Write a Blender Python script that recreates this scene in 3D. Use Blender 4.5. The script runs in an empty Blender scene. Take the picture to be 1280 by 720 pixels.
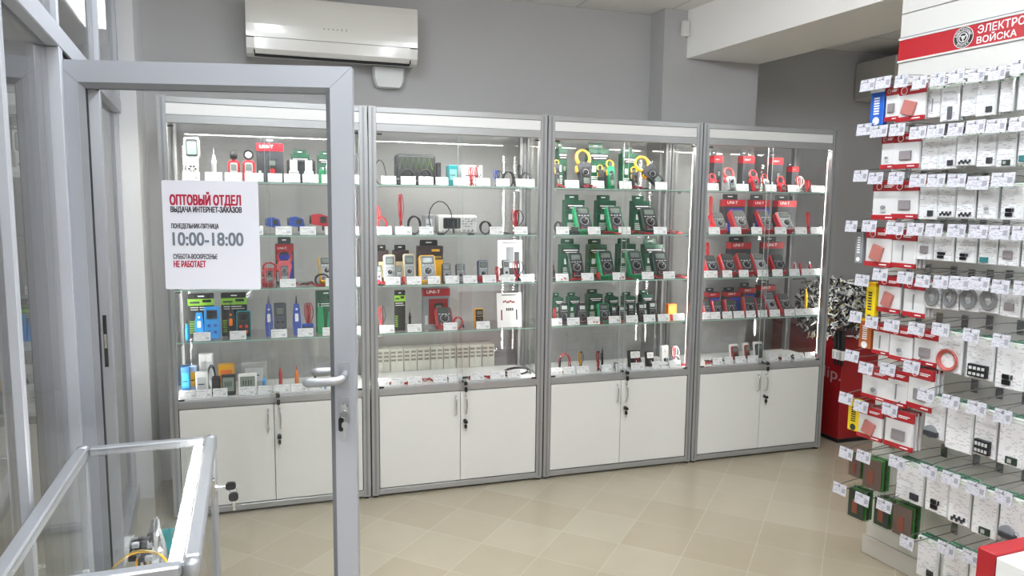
import bpy, math, random
from mathutils import Matrix, Vector, Euler
random.seed(7)
SC = bpy.context.scene
COL = SC.collection
# ------------------------------------------------------------------ camera
FPX = 911.92
PITCH, YAW, ROLL = 0.1137, -0.3117, 0.0111
CAM = Vector((0.5384, -3.9088, 1.6160))
def _rx(a): return Matrix(((1,0,0),(0,math.cos(a),-math.sin(a)),(0,math.sin(a),math.cos(a))))
def _ry(a): return Matrix(((math.cos(a),0,math.sin(a)),(0,1,0),(-math.sin(a),0,math.cos(a))))
def _rz(a): return Matrix(((math.cos(a),-math.sin(a),0),(math.sin(a),math.cos(a),0),(0,0,1)))
RC = _rz(ROLL) @ _rx(PITCH) @ _ry(YAW)
def _w(r): return Vector((r[0], r[2], -r[1]))
right, down, fwd = _w(RC[0]), _w(RC[1]), _w(RC[2])
cd = bpy.data.cameras.new('camera'); cam = bpy.data.objects.new('camera', cd); COL.objects.link(cam)
m = Matrix((right, -down, -fwd)).transposed().to_4x4(); m.translation = CAM
cam.matrix_world = m
cd.sensor_width = 36; cd.lens = FPX*36/1280; cd.clip_start = 0.05; cd.clip_end = 60
SC.camera = cam
def ray(px, py): return right*((px-640)/FPX) + down*((py-360)/FPX) + fwd
def on_y(px, py, y):
    d = ray(px, py); return CAM + d*((y-CAM.y)/d.y)
def on_z(px, py, z):
    d = ray(px, py); return CAM + d*((z-CAM.z)/d.z)
def on_pl(px, py, p0, n):
    d = ray(px, py); return CAM + d*((Vector(p0)-CAM).dot(n)/d.dot(n))
# ------------------------------------------------------------------ world, exposure
W = bpy.data.worlds.new('world'); SC.world = W; W.use_nodes = True
W.node_tree.nodes['Background'].inputs[0].default_value = (0.86, 0.93, 1.0, 1)
W.node_tree.nodes['Background'].inputs[1].default_value = 0.5
SC.view_settings.view_transform = 'Standard'; SC.view_settings.look = 'None'
SC.view_settings.exposure = 0.24; SC.view_settings.gamma = 1.0
SC.view_settings.use_curve_mapping = False
SC.cycles.max_bounces = 9; SC.cycles.transparent_max_bounces = 24
SC.cycles.diffuse_bounces = 4; SC.cycles.glossy_bounces = 5
SC.cycles.sample_clamp_indirect = 6.0; SC.cycles.caustics_reflective = False; SC.cycles.caustics_refractive = False
SC.cycles.use_denoising = True
CEIL_LAMP = 35.0     # radiance of the ceiling tube diffusers
STRIP_TOP = 98.0     # LED strip under each cabinet header
STRIP_DOT = 85.0     # single LEDs of the upright strips
# ------------------------------------------------------------------ materials
MT = {}
def lin(c):
    if isinstance(c, str):
        c = c.lstrip('#'); c = tuple(int(c[i:i+2], 16)/255 for i in (0, 2, 4))
    return tuple(x/12.92 if x <= .04045 else ((x+.055)/1.055)**2.4 for x in c)
def mat(name, col, rough=.45, metal=0., spec=.5, emit=0., coat=0., alpha=1., bump=0., bscale=300.):
    if name in MT: return MT[name]
    M = bpy.data.materials.new(name); M.use_nodes = True; nt = M.node_tree
    b = nt.nodes['Principled BSDF']; c = lin(col)
    b.inputs['Base Color'].default_value = (*c, 1); b.inputs['Roughness'].default_value = rough
    b.inputs['Metallic'].default_value = metal; b.inputs['Specular IOR Level'].default_value = spec
    b.inputs['Coat Weight'].default_value = coat; b.inputs['Coat Roughness'].default_value = .08
    b.inputs['Alpha'].default_value = alpha
    if emit:
        b.inputs['Emission Color'].default_value = (*c, 1); b.inputs['Emission Strength'].default_value = emit
    if bump:
        tx = nt.nodes.new('ShaderNodeTexCoord'); n = nt.nodes.new('ShaderNodeTexNoise'); n.inputs['Scale'].default_value = bscale
        bp = nt.nodes.new('ShaderNodeBump'); bp.inputs['Strength'].default_value = bump; bp.inputs['Distance'].default_value = .002
        nt.links.new(tx.outputs['Object'], n.inputs['Vector']); nt.links.new(n.outputs[0], bp.inputs['Height']); nt.links.new(bp.outputs[0], b.inputs['Normal'])
    MT[name] = M; return M
def glass(name, tint, refl=1.0, rough=.0, ior=1.5):
    """thin pane: see-through with a Fresnel mirror on both faces"""
    if name in MT: return MT[name]
    M = bpy.data.materials.new(name); M.use_nodes = True; nt = M.node_tree; nt.nodes.remove(nt.nodes['Principled BSDF'])
    t = nt.nodes.new('ShaderNodeBsdfTransparent'); t.inputs[0].default_value = (*tint, 1)
    g = nt.nodes.new('ShaderNodeBsdfGlossy'); g.inputs['Roughness'].default_value = rough
    fr = nt.nodes.new('ShaderNodeFresnel'); fr.inputs[0].default_value = ior
    mu = nt.nodes.new('ShaderNodeMath'); mu.operation = 'MULTIPLY'; mu.inputs[1].default_value = refl; mu.use_clamp = True
    mx = nt.nodes.new('ShaderNodeMixShader')
    # the fresnel of the back faces must use the outside index too
    ge = nt.nodes.new('ShaderNodeNewGeometry'); ml = nt.nodes.new('ShaderNodeMix');
    nt.links.new(ge.outputs['Backfacing'], ml.inputs[0])
    ml.inputs[2].default_value = ior; ml.inputs[3].default_value = 1.0/ior*1.0
    # Cycles inverts the index on back faces, so feed the inverse there
    nt.links.new(ml.outputs[0], fr.inputs[0])
    nt.links.new(fr.outputs[0], mu.inputs[0]); nt.links.new(mu.outputs[0], mx.inputs[0])
    nt.links.new(t.outputs[0], mx.inputs[1]); nt.links.new(g.outputs[0], mx.inputs[2])
    nt.links.new(mx.outputs[0], nt.nodes['Material Output'].inputs[0])
    MT[name] = M; return M
def printed(name, col, ink, sx=260., rows=240., dens=.5, coat=.3, axis_u=0, axis_v=2):
    """paper with rows of small grey print, in object space"""
    if name in MT: return MT[name]
    M = mat(name, col, rough=.5, coat=coat); nt = M.node_tree; b = nt.nodes['Principled BSDF']
    tx = nt.nodes.new('ShaderNodeTexCoord'); sp = nt.nodes.new('ShaderNodeSeparateXYZ'); nt.links.new(tx.outputs['Object'], sp.inputs[0])
    def mth(op, a, bb=None):
        n = nt.nodes.new('ShaderNodeMath'); n.operation = op
        for i, v in enumerate((a, bb)):
            if v is None: continue
            if isinstance(v, (int, float)): n.inputs[i].default_value = v
            else: nt.links.new(v, n.inputs[i])
        return n.outputs[0]
    v = mth('MULTIPLY', sp.outputs[axis_v], rows); fr = mth('FRACT', v); line = mth('GREATER_THAN', fr, .45)
    cb = nt.nodes.new('ShaderNodeCombineXYZ'); nt.links.new(mth('MULTIPLY', sp.outputs[axis_u], sx), cb.inputs[0]); nt.links.new(mth('FLOOR', v), cb.inputs[1])
    oi = nt.nodes.new('ShaderNodeObjectInfo'); nt.links.new(mth('MULTIPLY', oi.outputs['Random'], 40.), cb.inputs[2])
    nz = nt.nodes.new('ShaderNodeTexNoise'); nz.inputs['Scale'].default_value = 1.0; nz.inputs['Detail'].default_value = 1.; nt.links.new(cb.outputs[0], nz.inputs['Vector'])
    ink_m = mth('MULTIPLY', line, mth('GREATER_THAN', nz.outputs[0], dens))
    mx = nt.nodes.new('ShaderNodeMix'); mx.data_type = 'RGBA'
    mx.inputs['A'].default_value = (*lin(col), 1); mx.inputs['B'].default_value = (*lin(ink), 1)
    nt.links.new(ink_m, mx.inputs['Factor']); nt.links.new(mx.outputs['Result'], b.inputs['Base Color'])
    return M
# ------------------------------------------------------------------ mesh builder
class MB:
    def __init__(s): s.v = []; s.f = []; s.fm = []; s.sm = []; s.ms = []; s.T = Matrix()
    def mi(s, m):
        if m not in s.ms: s.ms.append(m)
        return s.ms.index(m)
    def add(s, vs, fs, m, smooth=False):
        o = len(s.v); i = s.mi(m)
        s.v += [tuple(s.T @ Vector(p)) for p in vs]
        for f in fs: s.f.append([o+k for k in f]); s.fm.append(i); s.sm.append(smooth)
        return s
    def box(s, x0, x1, y0, y1, z0, z1, m, bev=0.):
        if bev > 0:
            b = min(bev, abs(x1-x0)*.45, abs(y1-y0)*.45, abs(z1-z0)*.45)
            vs = []; idx = {}
            X, Y, Z = (x0, x1), (y0, y1), (z0, z1)
            for i in (0, 1):
                for j in (0, 1):
                    for k in (0, 1):
                        sx, sy, sz = (1, -1)[i], (1, -1)[j], (1, -1)[k]
                        for ax in range(3):
                            p = [X[i]+sx*b, Y[j]+sy*b, Z[k]+sz*b]; p[ax] = (X[i], Y[j], Z[k])[ax]
                            idx[(i, j, k, ax)] = len(vs); vs.append(p)
            g = lambda i, j, k, a: idx[(i, j, k, a)]
            fs = []
            for i in (0, 1): q = [g(i,0,0,0), g(i,1,0,0), g(i,1,1,0), g(i,0,1,0)]; fs.append(q if i else q[::-1])
            for j in (0, 1): q = [g(0,j,0,1), g(0,j,1,1), g(1,j,1,1), g(1,j,0,1)]; fs.append(q if j else q[::-1])
            for k in (0, 1): q = [g(0,0,k,2), g(1,0,k,2), g(1,1,k,2), g(0,1,k,2)]; fs.append(q if k else q[::-1])
            for i in (0, 1):
                for j in (0, 1): q = [g(i,j,0,0), g(i,j,1,0), g(i,j,1,1), g(i,j,0,1)]; fs.append(q if (i != j) else q[::-1])
                for k in (0, 1): q = [g(i,0,k,0), g(i,0,k,2), g(i,1,k,2), g(i,1,k,0)]; fs.append(q if (i != k) else q[::-1])
            for j in (0, 1):
                for k in (0, 1): q = [g(0,j,k,1), g(1,j,k,1), g(1,j,k,2), g(0,j,k,2)]; fs.append(q if (j != k) else q[::-1])
            for i in (0, 1):
                for j in (0, 1):
                    for k in (0, 1): fs.append([g(i,j,k,0), g(i,j,k,1), g(i,j,k,2)])
            return s.add(vs, fs, m)
        vs = [(x, y, z) for x in (x0, x1) for y in (y0, y1) for z in (z0, z1)]
        return s.add(vs, [(0,1,3,2), (4,6,7,5), (0,4,5,1), (2,3,7,6), (0,2,6,4), (1,5,7,3)], m)
    def loop(s, rings, m, cap=True, smooth=False, closed=False):
        """skin a list of equal-length rings"""
        n = len(rings[0]); vs = [p for r in rings for p in r]; fs = []
        R = len(rings)
        for a in range(R if closed else R-1):
            b = (a+1) % R
            for i in range(n): j = (i+1) % n; fs.append((a*n+i, a*n+j, b*n+j, b*n+i))
        s.add(vs, fs, m, smooth)
        if cap and not closed:
            s.add(rings[0], [tuple(range(n))[::-1]], m); s.add(rings[-1], [tuple(range(n))], m)
        return s
    def slab(s, cx, cz, w, h, y0, y1, m, r=.01, ch=0., seg=4, taper=1.):
        """rounded rectangle in x-z from y0 (front, chamfered) to y1; taper scales the bottom width"""
        def ring(y, ins):
            ww, hh, rr = w/2-ins, h/2-ins, max(min(r, w/2*.98, h/2*.98)-ins, .0004); pts = []
            for qx, qz, a0 in ((1,1,0), (-1,1,90), (-1,-1,180), (1,-1,270)):
                for k in range(seg+1):
                    a = math.radians(a0+90*k/seg); z = qz*(hh-rr)+rr*math.sin(a); x = qx*(ww-rr)+rr*math.cos(a)
                    if taper != 1: x *= 1+(taper-1)*(.5-z/h)
                    pts.append((cx+x, y, cz+z))
            return pts
        rs = [ring(y1, 0), ring(y0+ch, 0)] + ([ring(y0, ch)] if ch else [])
        return s.loop(rs[::-1], m)
    def cyl(s, p, q, r0, m, r1=None, n=12, cap=True):
        return s.path([p, q], [r0, r0 if r1 is None else r1], m, n=n, cap=cap)
    def path(s, pts, r, m, n=8, cap=True, closed=False):
        pts = [Vector(p) for p in pts]; rs = r if isinstance(r, (list, tuple)) else [r]*len(pts)
        rings = []; up = None
        N = len(pts)
        for i, p in enumerate(pts):
            a = pts[i-1] if (i > 0 or closed) else p; b = pts[(i+1) % N] if (i < N-1 or closed) else p
            t = (b-a).normalized() if (b-a).length > 1e-9 else Vector((0, 0, 1))
            if up is None: up = t.orthogonal().normalized()
            up = (up - t*up.dot(t)); up = up.normalized() if up.length > 1e-6 else t.orthogonal().normalized()
            bi = t.cross(up)
            rings.append([tuple(p + (up*math.cos(2*math.pi*k/n) + bi*math.sin(2*math.pi*k/n))*rs[i]) for k in range(n)])
        return s.loop(rings, m, cap=cap, smooth=True, closed=closed)
    def lathe(s, prof, m, o=(0,0,0), n=16, axis=2):
        rings = []
        for r, h in prof:
            ring = []
            for k in range(n):
                a = 2*math.pi*k/n; c, d = r*math.cos(a), r*math.sin(a)
                p = (c, d, h) if axis == 2 else ((c, h, -d) if axis == 1 else (h, c, d))
                ring.append((o[0]+p[0], o[1]+p[1], o[2]+p[2]))
            rings.append(ring)
        return s.loop(rings, m, smooth=True)
    def ball(s, c, r, m, n=10, sc=(1,1,1)):
        rings = [[(c[0]+r*sc[0]*math.sin(a)*math.cos(b), c[1]+r*sc[1]*math.sin(a)*math.sin(b), c[2]-r*sc[2]*math.cos(a)) for b in [2*math.pi*k/n for k in range(n)]] for a in [math.pi*(j+.02)/(n//2+.04) for j in range(n//2+1)]]
        return s.loop(rings, m, smooth=True)
    def ext(s, prof, x0, x1, m):
        """y-z outline pushed along x"""
        return s.loop([[(x0, y, z) for y, z in prof], [(x1, y, z) for y, z in prof]], m)
    def exty(s, prof, y0, y1, m):
        """x-z outline pushed along y"""
        return s.loop([[(x, y0, z) for x, z in prof], [(x, y1, z) for x, z in prof]], m)
    def mesh(s, name):
        me = bpy.data.meshes.new(name); me.from_pydata(s.v, [], s.f)
        for m in s.ms: me.materials.append(m)
        me.polygons.foreach_set('material_index', s.fm); me.polygons.foreach_set('use_smooth', s.sm)
        import bmesh
        bm = bmesh.new(); bm.from_mesh(me); bmesh.ops.recalc_face_normals(bm, faces=bm.faces[:]); bm.to_mesh(me); bm.free()
        me.update(); return me
def curve(pts, n=6):
    """Catmull-Rom through pts"""
    P = [Vector(p) for p in pts]; out = []
    for i in range(len(P)-1):
        a = P[max(i-1, 0)]; b = P[i]; c = P[i+1]; d = P[min(i+2, len(P)-1)]
        for k in range(n):
            t = k/n; out.append(.5*((2*b)+(c-a)*t+(2*a-5*b+4*c-d)*t*t+(3*b-a-3*c+d)*t**3))
    return out + [P[-1]]
def obj(name, mb, parent=None, loc=(0,0,0), rot=(0,0,0), label=None):
    me = mb if isinstance(mb, bpy.types.Mesh) else mb.mesh(name)
    o = bpy.data.objects.new(name, me); COL.objects.link(o); o.location = loc; o.rotation_euler = rot
    if parent is not None: o.parent = parent
    if label: o['label'] = label
    return o
LABELS = {}
def tag(o, label, cat, group=None):
    LABELS.setdefault(label, []).append(o.name)
    o['label'] = label; o['category'] = cat
    if group: o['group'] = group
    return o
def thing(name, loc=(0,0,0), rot=(0,0,0)):
    o = bpy.data.objects.new(name, None); COL.objects.link(o); o.location = loc; o.rotation_euler = rot; o.empty_display_size = .05
    return o
def struct(name, mb, parent=None, **k):
    o = obj(name, mb, parent, **k)
    if parent is None: o['kind'] = 'structure'
    return o
def dup(root):
    r = root.copy(); COL.objects.link(r)
    for k in ('label', 'group', 'category'):
        if k in r: del r[k]
    for ch in root.children:
        c = ch.copy(); COL.objects.link(c); c.parent = r
        for g in ch.children: d = g.copy(); COL.objects.link(d); d.parent = c
    return r
PROTO = {}
def spawn(key, build, loc, rot, label, cat, group=None):
    if key in PROTO: r = dup(PROTO[key])
    else: r = PROTO[key] = build()
    r.location = loc; r.rotation_euler = rot
    return tag(r, label, cat, group)
TXT = {}
def text_mesh(s, w, h, m, thick=.0, bold=0., al='X'):
    """lettering in the x-z plane facing -y, fitted into w x h, lower left corner at the origin"""
    key = (s, round(w, 4), round(h, 4), m.name, thick, bold)
    if key in TXT: return TXT[key]
    cu = bpy.data.curves.new('lettering', 'FONT'); cu.body = s; cu.size = 1; cu.resolution_u = 8
    o = bpy.data.objects.new('lettering', cu); COL.objects.link(o)
    bpy.context.view_layer.update()
    me = bpy.data.meshes.new_from_object(o.evaluated_get(bpy.context.evaluated_depsgraph_get()))
    bpy.data.objects.remove(o); bpy.data.curves.remove(cu)
    xs = [v.co.x for v in me.vertices] or [0, 1]; ys = [v.co.y for v in me.vertices] or [0, 1]
    x0, x1, y0, y1 = min(xs), max(xs), min(ys), max(ys)
    for v in me.vertices: v.co = ((v.co.x-x0)/(x1-x0)*w, -thick, (v.co.y-y0)/(y1-y0)*h)
    if bold:
        n = len(me.vertices); vs = [tuple(v.co) for v in me.vertices]; fs = [list(q.vertices) for q in me.polygons]; V = []; F = []
        st = h*bold
        for k, (dx, dz) in enumerate(((-st, -st*.8), (st, -st*.8), (0, 0), (-st, st*.8), (st, st*.8))):
            V += [(x+dx, y-.00003*k, z+dz) for x, y, z in vs]; F += [[i+k*n for i in q] for q in fs]
        bpy.data.meshes.remove(me); me = bpy.data.meshes.new('lettering'); me.from_pydata(V, [], F)
    me.materials.clear(); me.materials.append(m); me.name = 'lettering'
    TXT[key] = me; return me
# ------------------------------------------------------------------ shared finishes
ALU = mat('aluminium', '#b4b7bc', rough=.36, metal=.55)
ALUD = mat('aluminium_shade', '#8d9094', rough=.4, metal=.5)
FRAME = mat('grey_frame_paint', '#aeb1b8', rough=.42, metal=.15)
BEAD = mat('glazing_bead', '#7c7e83', rough=.5)
WHITE = mat('white_laminate', '#e9e9e6', rough=.35)
PAPER = mat('white_paper', '#f1f1ef', rough=.6)
BLACK = mat('black_plastic', '#17181b', rough=.4)
DARK = mat('dark_grey_plastic', '#303338', rough=.42)
GREY = mat('grey_plastic', '#8b8f93', rough=.45)
LGREY = mat('light_grey_plastic', '#c9cccd', rough=.4)
RED = mat('red_plastic', '#b21724', rough=.35)
DRED = mat('dark_red_print', '#8c121b', rough=.4, coat=.4)
GREEN = mat('green_plastic', '#0e8f5a', rough=.4)
DGREEN = mat('dark_green_print', '#0a4c34', rough=.4, coat=.2)
YELLOW = mat('yellow_plastic', '#f2b416', rough=.4)
ORANGE = mat('orange_plastic', '#ef7a1a', rough=.4)
BLUE = mat('blue_plastic', '#2b4ea8', rough=.4)
LBLUE = mat('light_blue_plastic', '#2f9be8', rough=.35)
TEAL = mat('teal_plastic', '#0f7f86', rough=.4)
CHROME = mat('chrome', '#d9dcdf', rough=.12, metal=1.)
SILVER = mat('silver_plastic', '#b9bbb9', rough=.3, metal=.3)
RUBBER = mat('black_rubber', '#0d0d0f', rough=.6)
LCD = mat('lcd_screen', '#727d76', rough=.18)
LCDD = mat('dark_screen', '#22282c', rough=.12)
GAP = mat('shadow_gap', '#141416', rough=.8)
LAMPW = mat('lamp_diffuser', '#f4f9ff', rough=.6, emit=CEIL_LAMP)
LEDW = mat('led_white', '#fffcf6', rough=.6, emit=STRIP_TOP)
LEDD = mat('led_dot', '#fffdf9', rough=.6, emit=STRIP_DOT)
GL = glass('pane_glass', (.988, .993, .990))
GLB = glass('cabinet_back_glass', (.986, .991, .988))
GLD = glass('door_glass', (.985, .989, .987))
GLE = mat('glass_cut_edge', '#a9d2c2', rough=.15, coat=.3)
# ------------------------------------------------------------------ room shell
def wall_mat(name, col):
    M = mat(name, col, rough=.85, spec=.2, bump=.12, bscale=90); return M
WALLM = wall_mat('painted_wall', '#b5b4b4'); CEILW = mat('painted_white', '#f6f4f1', rough=.8)
def floor_material():
    M = mat('beige_floor_tile', '#c6b79d', rough=.2, spec=.5); nt = M.node_tree; b = nt.nodes['Principled BSDF']
    tx = nt.nodes.new('ShaderNodeTexCoord'); mp = nt.nodes.new('ShaderNodeMapping')
    th = math.radians(46.5); mp.inputs['Rotation'].default_value = (0, 0, -th)
    mp.inputs['Location'].default_value = (-.787, .03+.0, 0)
    br = nt.nodes.new('ShaderNodeTexBrick'); br.offset = 0; br.squash = 1
    br.inputs['Scale'].default_value = 1; br.inputs['Mortar Size'].default_value = .0013; br.inputs['Mortar Smooth'].default_value = .3
    br.inputs['Brick Width'].default_value = .297; br.inputs['Row Height'].default_value = .297; br.inputs['Bias'].default_value = 0
    for k, c in (('Color1', '#b4ab97'), ('Color2', '#ada28d'), ('Mortar', '#c3bca9')): br.inputs[k].default_value = (*lin(c), 1)
    nz = nt.nodes.new('ShaderNodeTexNoise'); nz.inputs['Scale'].default_value = 5; nz.inputs['Detail'].default_value = 6
    mx = nt.nodes.new('ShaderNodeMix'); mx.data_type = 'RGBA'; mx.blend_type = 'MULTIPLY'; mx.inputs['Factor'].default_value = .25
    rmp = nt.nodes.new('ShaderNodeMapRange'); rmp.inputs['To Min'].default_value = .75; rmp.inputs['To Max'].default_value = 1.15
    L = nt.links.new
    L(tx.outputs['Object'], mp.inputs[0]); L(mp.outputs[0], br.inputs['Vector']); L(tx.outputs['Object'], nz.inputs['Vector'])
    L(nz.outputs[0], rmp.inputs[0]); L(br.outputs['Color'], mx.inputs['A']); L(rmp.outputs[0], mx.inputs['B']); L(mx.outputs['Result'], b.inputs['Base Color'])
    return M
def ceiling_material():
    M = mat('ceiling_tile', '#cfcfcd', rough=.9); nt = M.node_tree; b = nt.nodes['Principled BSDF']
    tx = nt.nodes.new('ShaderNodeTexCoord'); br = nt.nodes.new('ShaderNodeTexBrick'); br.offset = 0
    br.inputs['Scale'].default_value = 1; br.inputs['Mortar Size'].default_value = .004; br.inputs['Brick Width'].default_value = .6; br.inputs['Row Height'].default_value = .6
    for k, c in (('Color1', '#efeeea'), ('Color2', '#edece8'), ('Mortar', '#bdbdbd')): br.inputs[k].default_value = (*lin(c), 1)
    nt.links.new(tx.outputs['Object'], br.inputs['Vector']); nt.links.new(br.outputs['Color'], b.inputs['Base Color']); return M
struct('floor', MB().box(-2.8, 6.6, -7.6, 3.2, -.1, 0, floor_material()))
struct('ceiling', MB().box(-2.8, 6.6, -7.6, 3.2, 2.88, 2.98, ceiling_material()))
struct('wall_back', MB().box(-.246, 2.96, .6, .72, 0, 2.88, WALLM))
struct('wall_corridor', MB().box(-2.8, -.2, 3.05, 3.17, 0, 2.88, WALLM))
struct('wall_recess', MB().box(3.6, 6.6, 1.05, 1.17, 0, 2.88, WALLM))
struct('wall_front', MB().box(-2.8, 6.6, -7.6, -7.5, 0, 2.88, WALLM))
struct('wall_left', MB().box(-2.9, -2.8, -7.6, 3.17, 0, 2.88, WALLM))
struct('wall_right', MB().box(6.6, 6.7, -7.6, 1.17, 0, 2.88, WALLM))
struct('pillar', MB().box(2.945, 3.668, .42, 1.05, 0, 2.88, WALLM))
struct('wall_stub', MB().box(-.245, -.135, .345, .6, 0, 2.88, mat('stub_paint', '#d6d7d9', rough=.85)))
struct('beam', MB().box(0, .552, -7.5, 0, 2.578, 2.88, CEILW), loc=(3.115, .42, 0), rot=(0, 0, math.radians(5)))
# ------------------------------------------------------------------ ceiling lamps
def ceiling_lamp():
    r = thing('ceiling_lamp')
    obj('housing', MB().box(-.09, .09, -.6, .6, -.035, 0, WHITE, .006), r)
    obj('diffuser', MB().box(-.075, .075, -.585, .585, -.095, -.0355, LAMPW, .02), r); return r
for i, (x, y) in enumerate(((.55, -1.35), (.35, -3.3), (.35, -5.4), (1.75, -1.9), (1.75, -3.7), (1.75, -5.6), (4.6, -3.0), (4.6, -5.2), (.35, -6.7), (3.0, -6.6))):  # last two lamps are added out of view, to brighten ceiling and beam
    rowname = ('over the glazed corridor', 'over the counter', 'over the middle aisle', 'added for bounce beside the ceiling beam', 'beyond the hook panel')[0 if x < 0 else 1 if x < 1 else 2 if x < 2 else 3 if x < 4 else 4]
    spawn('ceiling_lamp', ceiling_lamp, (x, y, 2.88), (0, 0, math.radians(5)), 'long white ceiling lamp %s, %.1f metres from the wall' % (rowname, .6-y), 'lamp', 'ceiling lamps')
b = thing('ceiling_panel_lamp', (-.52, 1.8, 2.88), (0, 0, math.radians(5)))
obj('frame', MB().box(-.2, .2, -.45, .45, -.02, 0, WHITE, .004), b); obj('diffuser', MB().box(-.185, .185, -.435, .435, -.026, -.0205, mat('panel_diffuser', '#f4f9ff', rough=.6, emit=9.), .002), b)
tag(b, 'square-edged ceiling panel lamp in the corridor behind the glazed partition', 'lamp')
# ------------------------------------------------------------------ glazed partition on the left
part = thing('wall_partition', (-.231, .335, 0), (0, 0, math.radians(5))); part['kind'] = 'structure'
def member(x0, x1, y0, y1, z0, z1, m=FRAME, name='frame', bev=.003): return obj(name, MB().box(x0, x1, y0, y1, z0, z1, m, bev), part)
member(-.025, .025, -5.6, 0, 2.06, 2.125, name='transom')
member(-.025, .025, -5.6, 0, 2.82, 2.88, name='head_rail')
member(-.025, .025, -5.6, -1.70, 0, .09, name='bottom_rail'); member(-.025, .025, -.84, 0, 0, .09, name='bottom_rail')
for y in (-1.735, -.84): member(-.025, .025, y-.025, y+.025, 0, 2.06, name='door_jamb')
for y in (-.02, -2.39, -3.7, -5.0): member(-.012, .012, y-.016, y+.016, .09, 2.06, name='mullion')
for y in (-.02, -.77, -1.73, -2.9, -4.2): member(-.022, .022, y-.014, y+.014, 2.125, 2.82, name='transom_mullion')
ys = [-.04, -.756+.0, -1.716, -2.886, -4.186, -5.6]
for a, b in (( -.756, -.034), (-1.716, -.784), (-2.886, -1.744), (-4.186, -2.914), (-5.6, -4.214)):
    obj('pane', MB().box(-.004, .004, a, b, 2.125, 2.82, GL), part)
for a, b in ((-.815, -.04), (-2.37, -1.76), (-3.68, -2.41), (-4.98, -3.72), (-5.6, -5.02)):
    obj('pane', MB().box(-.016, -.008, a, b, .09, 2.06, GL), part)
sp = MB().box(-.007, .007, -.8685, -.8655, .92, 1.14, BLACK, .001); sp.box(-.005, .005, -.870, -.868, 1.0, 1.06, CHROME); obj('strike_plate', sp, part)
obj('door_seal', MB().box(.012, .024, -1.708, -.868, 2.054, 2.061, GAP), part)
# ------------------------------------------------------------------ open glass door
DR = math.atan2(-.2, .85)
door = thing('door_1', (-.08, -1.35, 0), (0, 0, DR)); door['kind'] = 'structure'
def stile(x0, x1, z0, z1): return MB().box(x0, x1, -.022, .022, z0, z1, FRAME, .003)
def mitred(name, pts): return obj(name, MB().exty(pts, -.022, .022, FRAME), door)
e_ = .0007
mitred('hinge_stile', [(0, .012), (.068, .10), (.068, 1.966-e_), (0, 2.03-e_)]); mitred('lock_stile', [(.876, .012), (.876, 2.03-e_), (.809, 1.966-e_), (.809, .10)])
mitred('top_rail', [(.068+e_, 1.966), (.809-e_, 1.966), (.876-e_, 2.03), (e_, 2.03)]); mitred('bottom_rail', [(e_, .012), (.876-e_, .012), (.809-e_, .10), (.068+e_, .10)])
b = MB()
for x0, z0, x1, z1 in ((0, 2.03, .068, 1.966), (.876, 2.03, .809, 1.966)): b.path([(x0+(x1-x0)*.04, -.0221, z0+(z1-z0)*.04), (x1, -.0221, z1)], .0008, BEAD, n=4)
obj('mitre_joint', b, door)
def bead(pts_out, pts_in):
    b = MB()
    for ys_ in (-1, 1):
        vs = [(x, ys_*.021, z) for x, z in pts_out]+[(x, ys_*.007, z) for x, z in pts_in]
        b.add(vs, [(i, (i+1) % 4, 4+(i+1) % 4, 4+i) for i in range(4)], BEAD)
    return b
obj('glazing_bead', bead([(.068,.10),(.809,.10),(.809,1.966),(.068,1.966)], [(.084,.116),(.794,.116),(.794,1.949),(.084,1.949)]), door)
obj('pane', MB().box(.08, .798, -.005, .005, .112, 1.953, GLD), door)
hd = mat('satin_handle', '#b5b8bd', rough=.3, metal=.5)
for sgn, nm in ((-1, 'handle'), (1, 'handle')):
    h = MB(); y0 = sgn*.0225
    h.cyl((.842, y0, 1.075), (.842, y0+sgn*.045, 1.07), .011, hd)
    h.path(curve([(.842, y0+sgn*.04, 1.068), (.825, y0+sgn*.052, 1.062), (.79, y0+sgn*.054, 1.058), (.75, y0+sgn*.052, 1.056), (.718, y0+sgn*.05, 1.055)]), [.0125]*8+[.014]*8+[.015]*5+[.0145, .012, .009, .004], hd, n=10)
    ho = obj('handle', h, door)
    p = MB(); p.slab(.842, 1.07, .03, .085, y0-(.008 if sgn < 0 else 0), y0+(.008 if sgn > 0 else 0), hd, r=.015, ch=0, seg=6); obj('handle_plate', p, ho)
    e = MB(); e.slab(.842, .955, .032, .088, y0-(.006 if sgn < 0 else 0), y0+(.006 if sgn > 0 else 0), hd, r=.016, seg=6)
    e.cyl((.842, y0, .968), (.842, y0+sgn*.011, .968), .009, CHROME); e.cyl((.842, y0+sgn*.011, .968), (.842, y0+sgn*.0115, .968), .003, BLACK)
    obj('lock_plate', e, door)
for z in (.25, 1.0, 1.85): obj('hinge', MB().cyl((-.006, .0, z-.05), (-.006, .0, z+.05), .009, FRAME), door)
DM = Matrix.Translation((-.08, -1.35, 0)) @ Matrix.Rotation(DR, 4, 'Z')
def on_door(s, y, z): return DM @ Vector((s, y, z))
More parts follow.
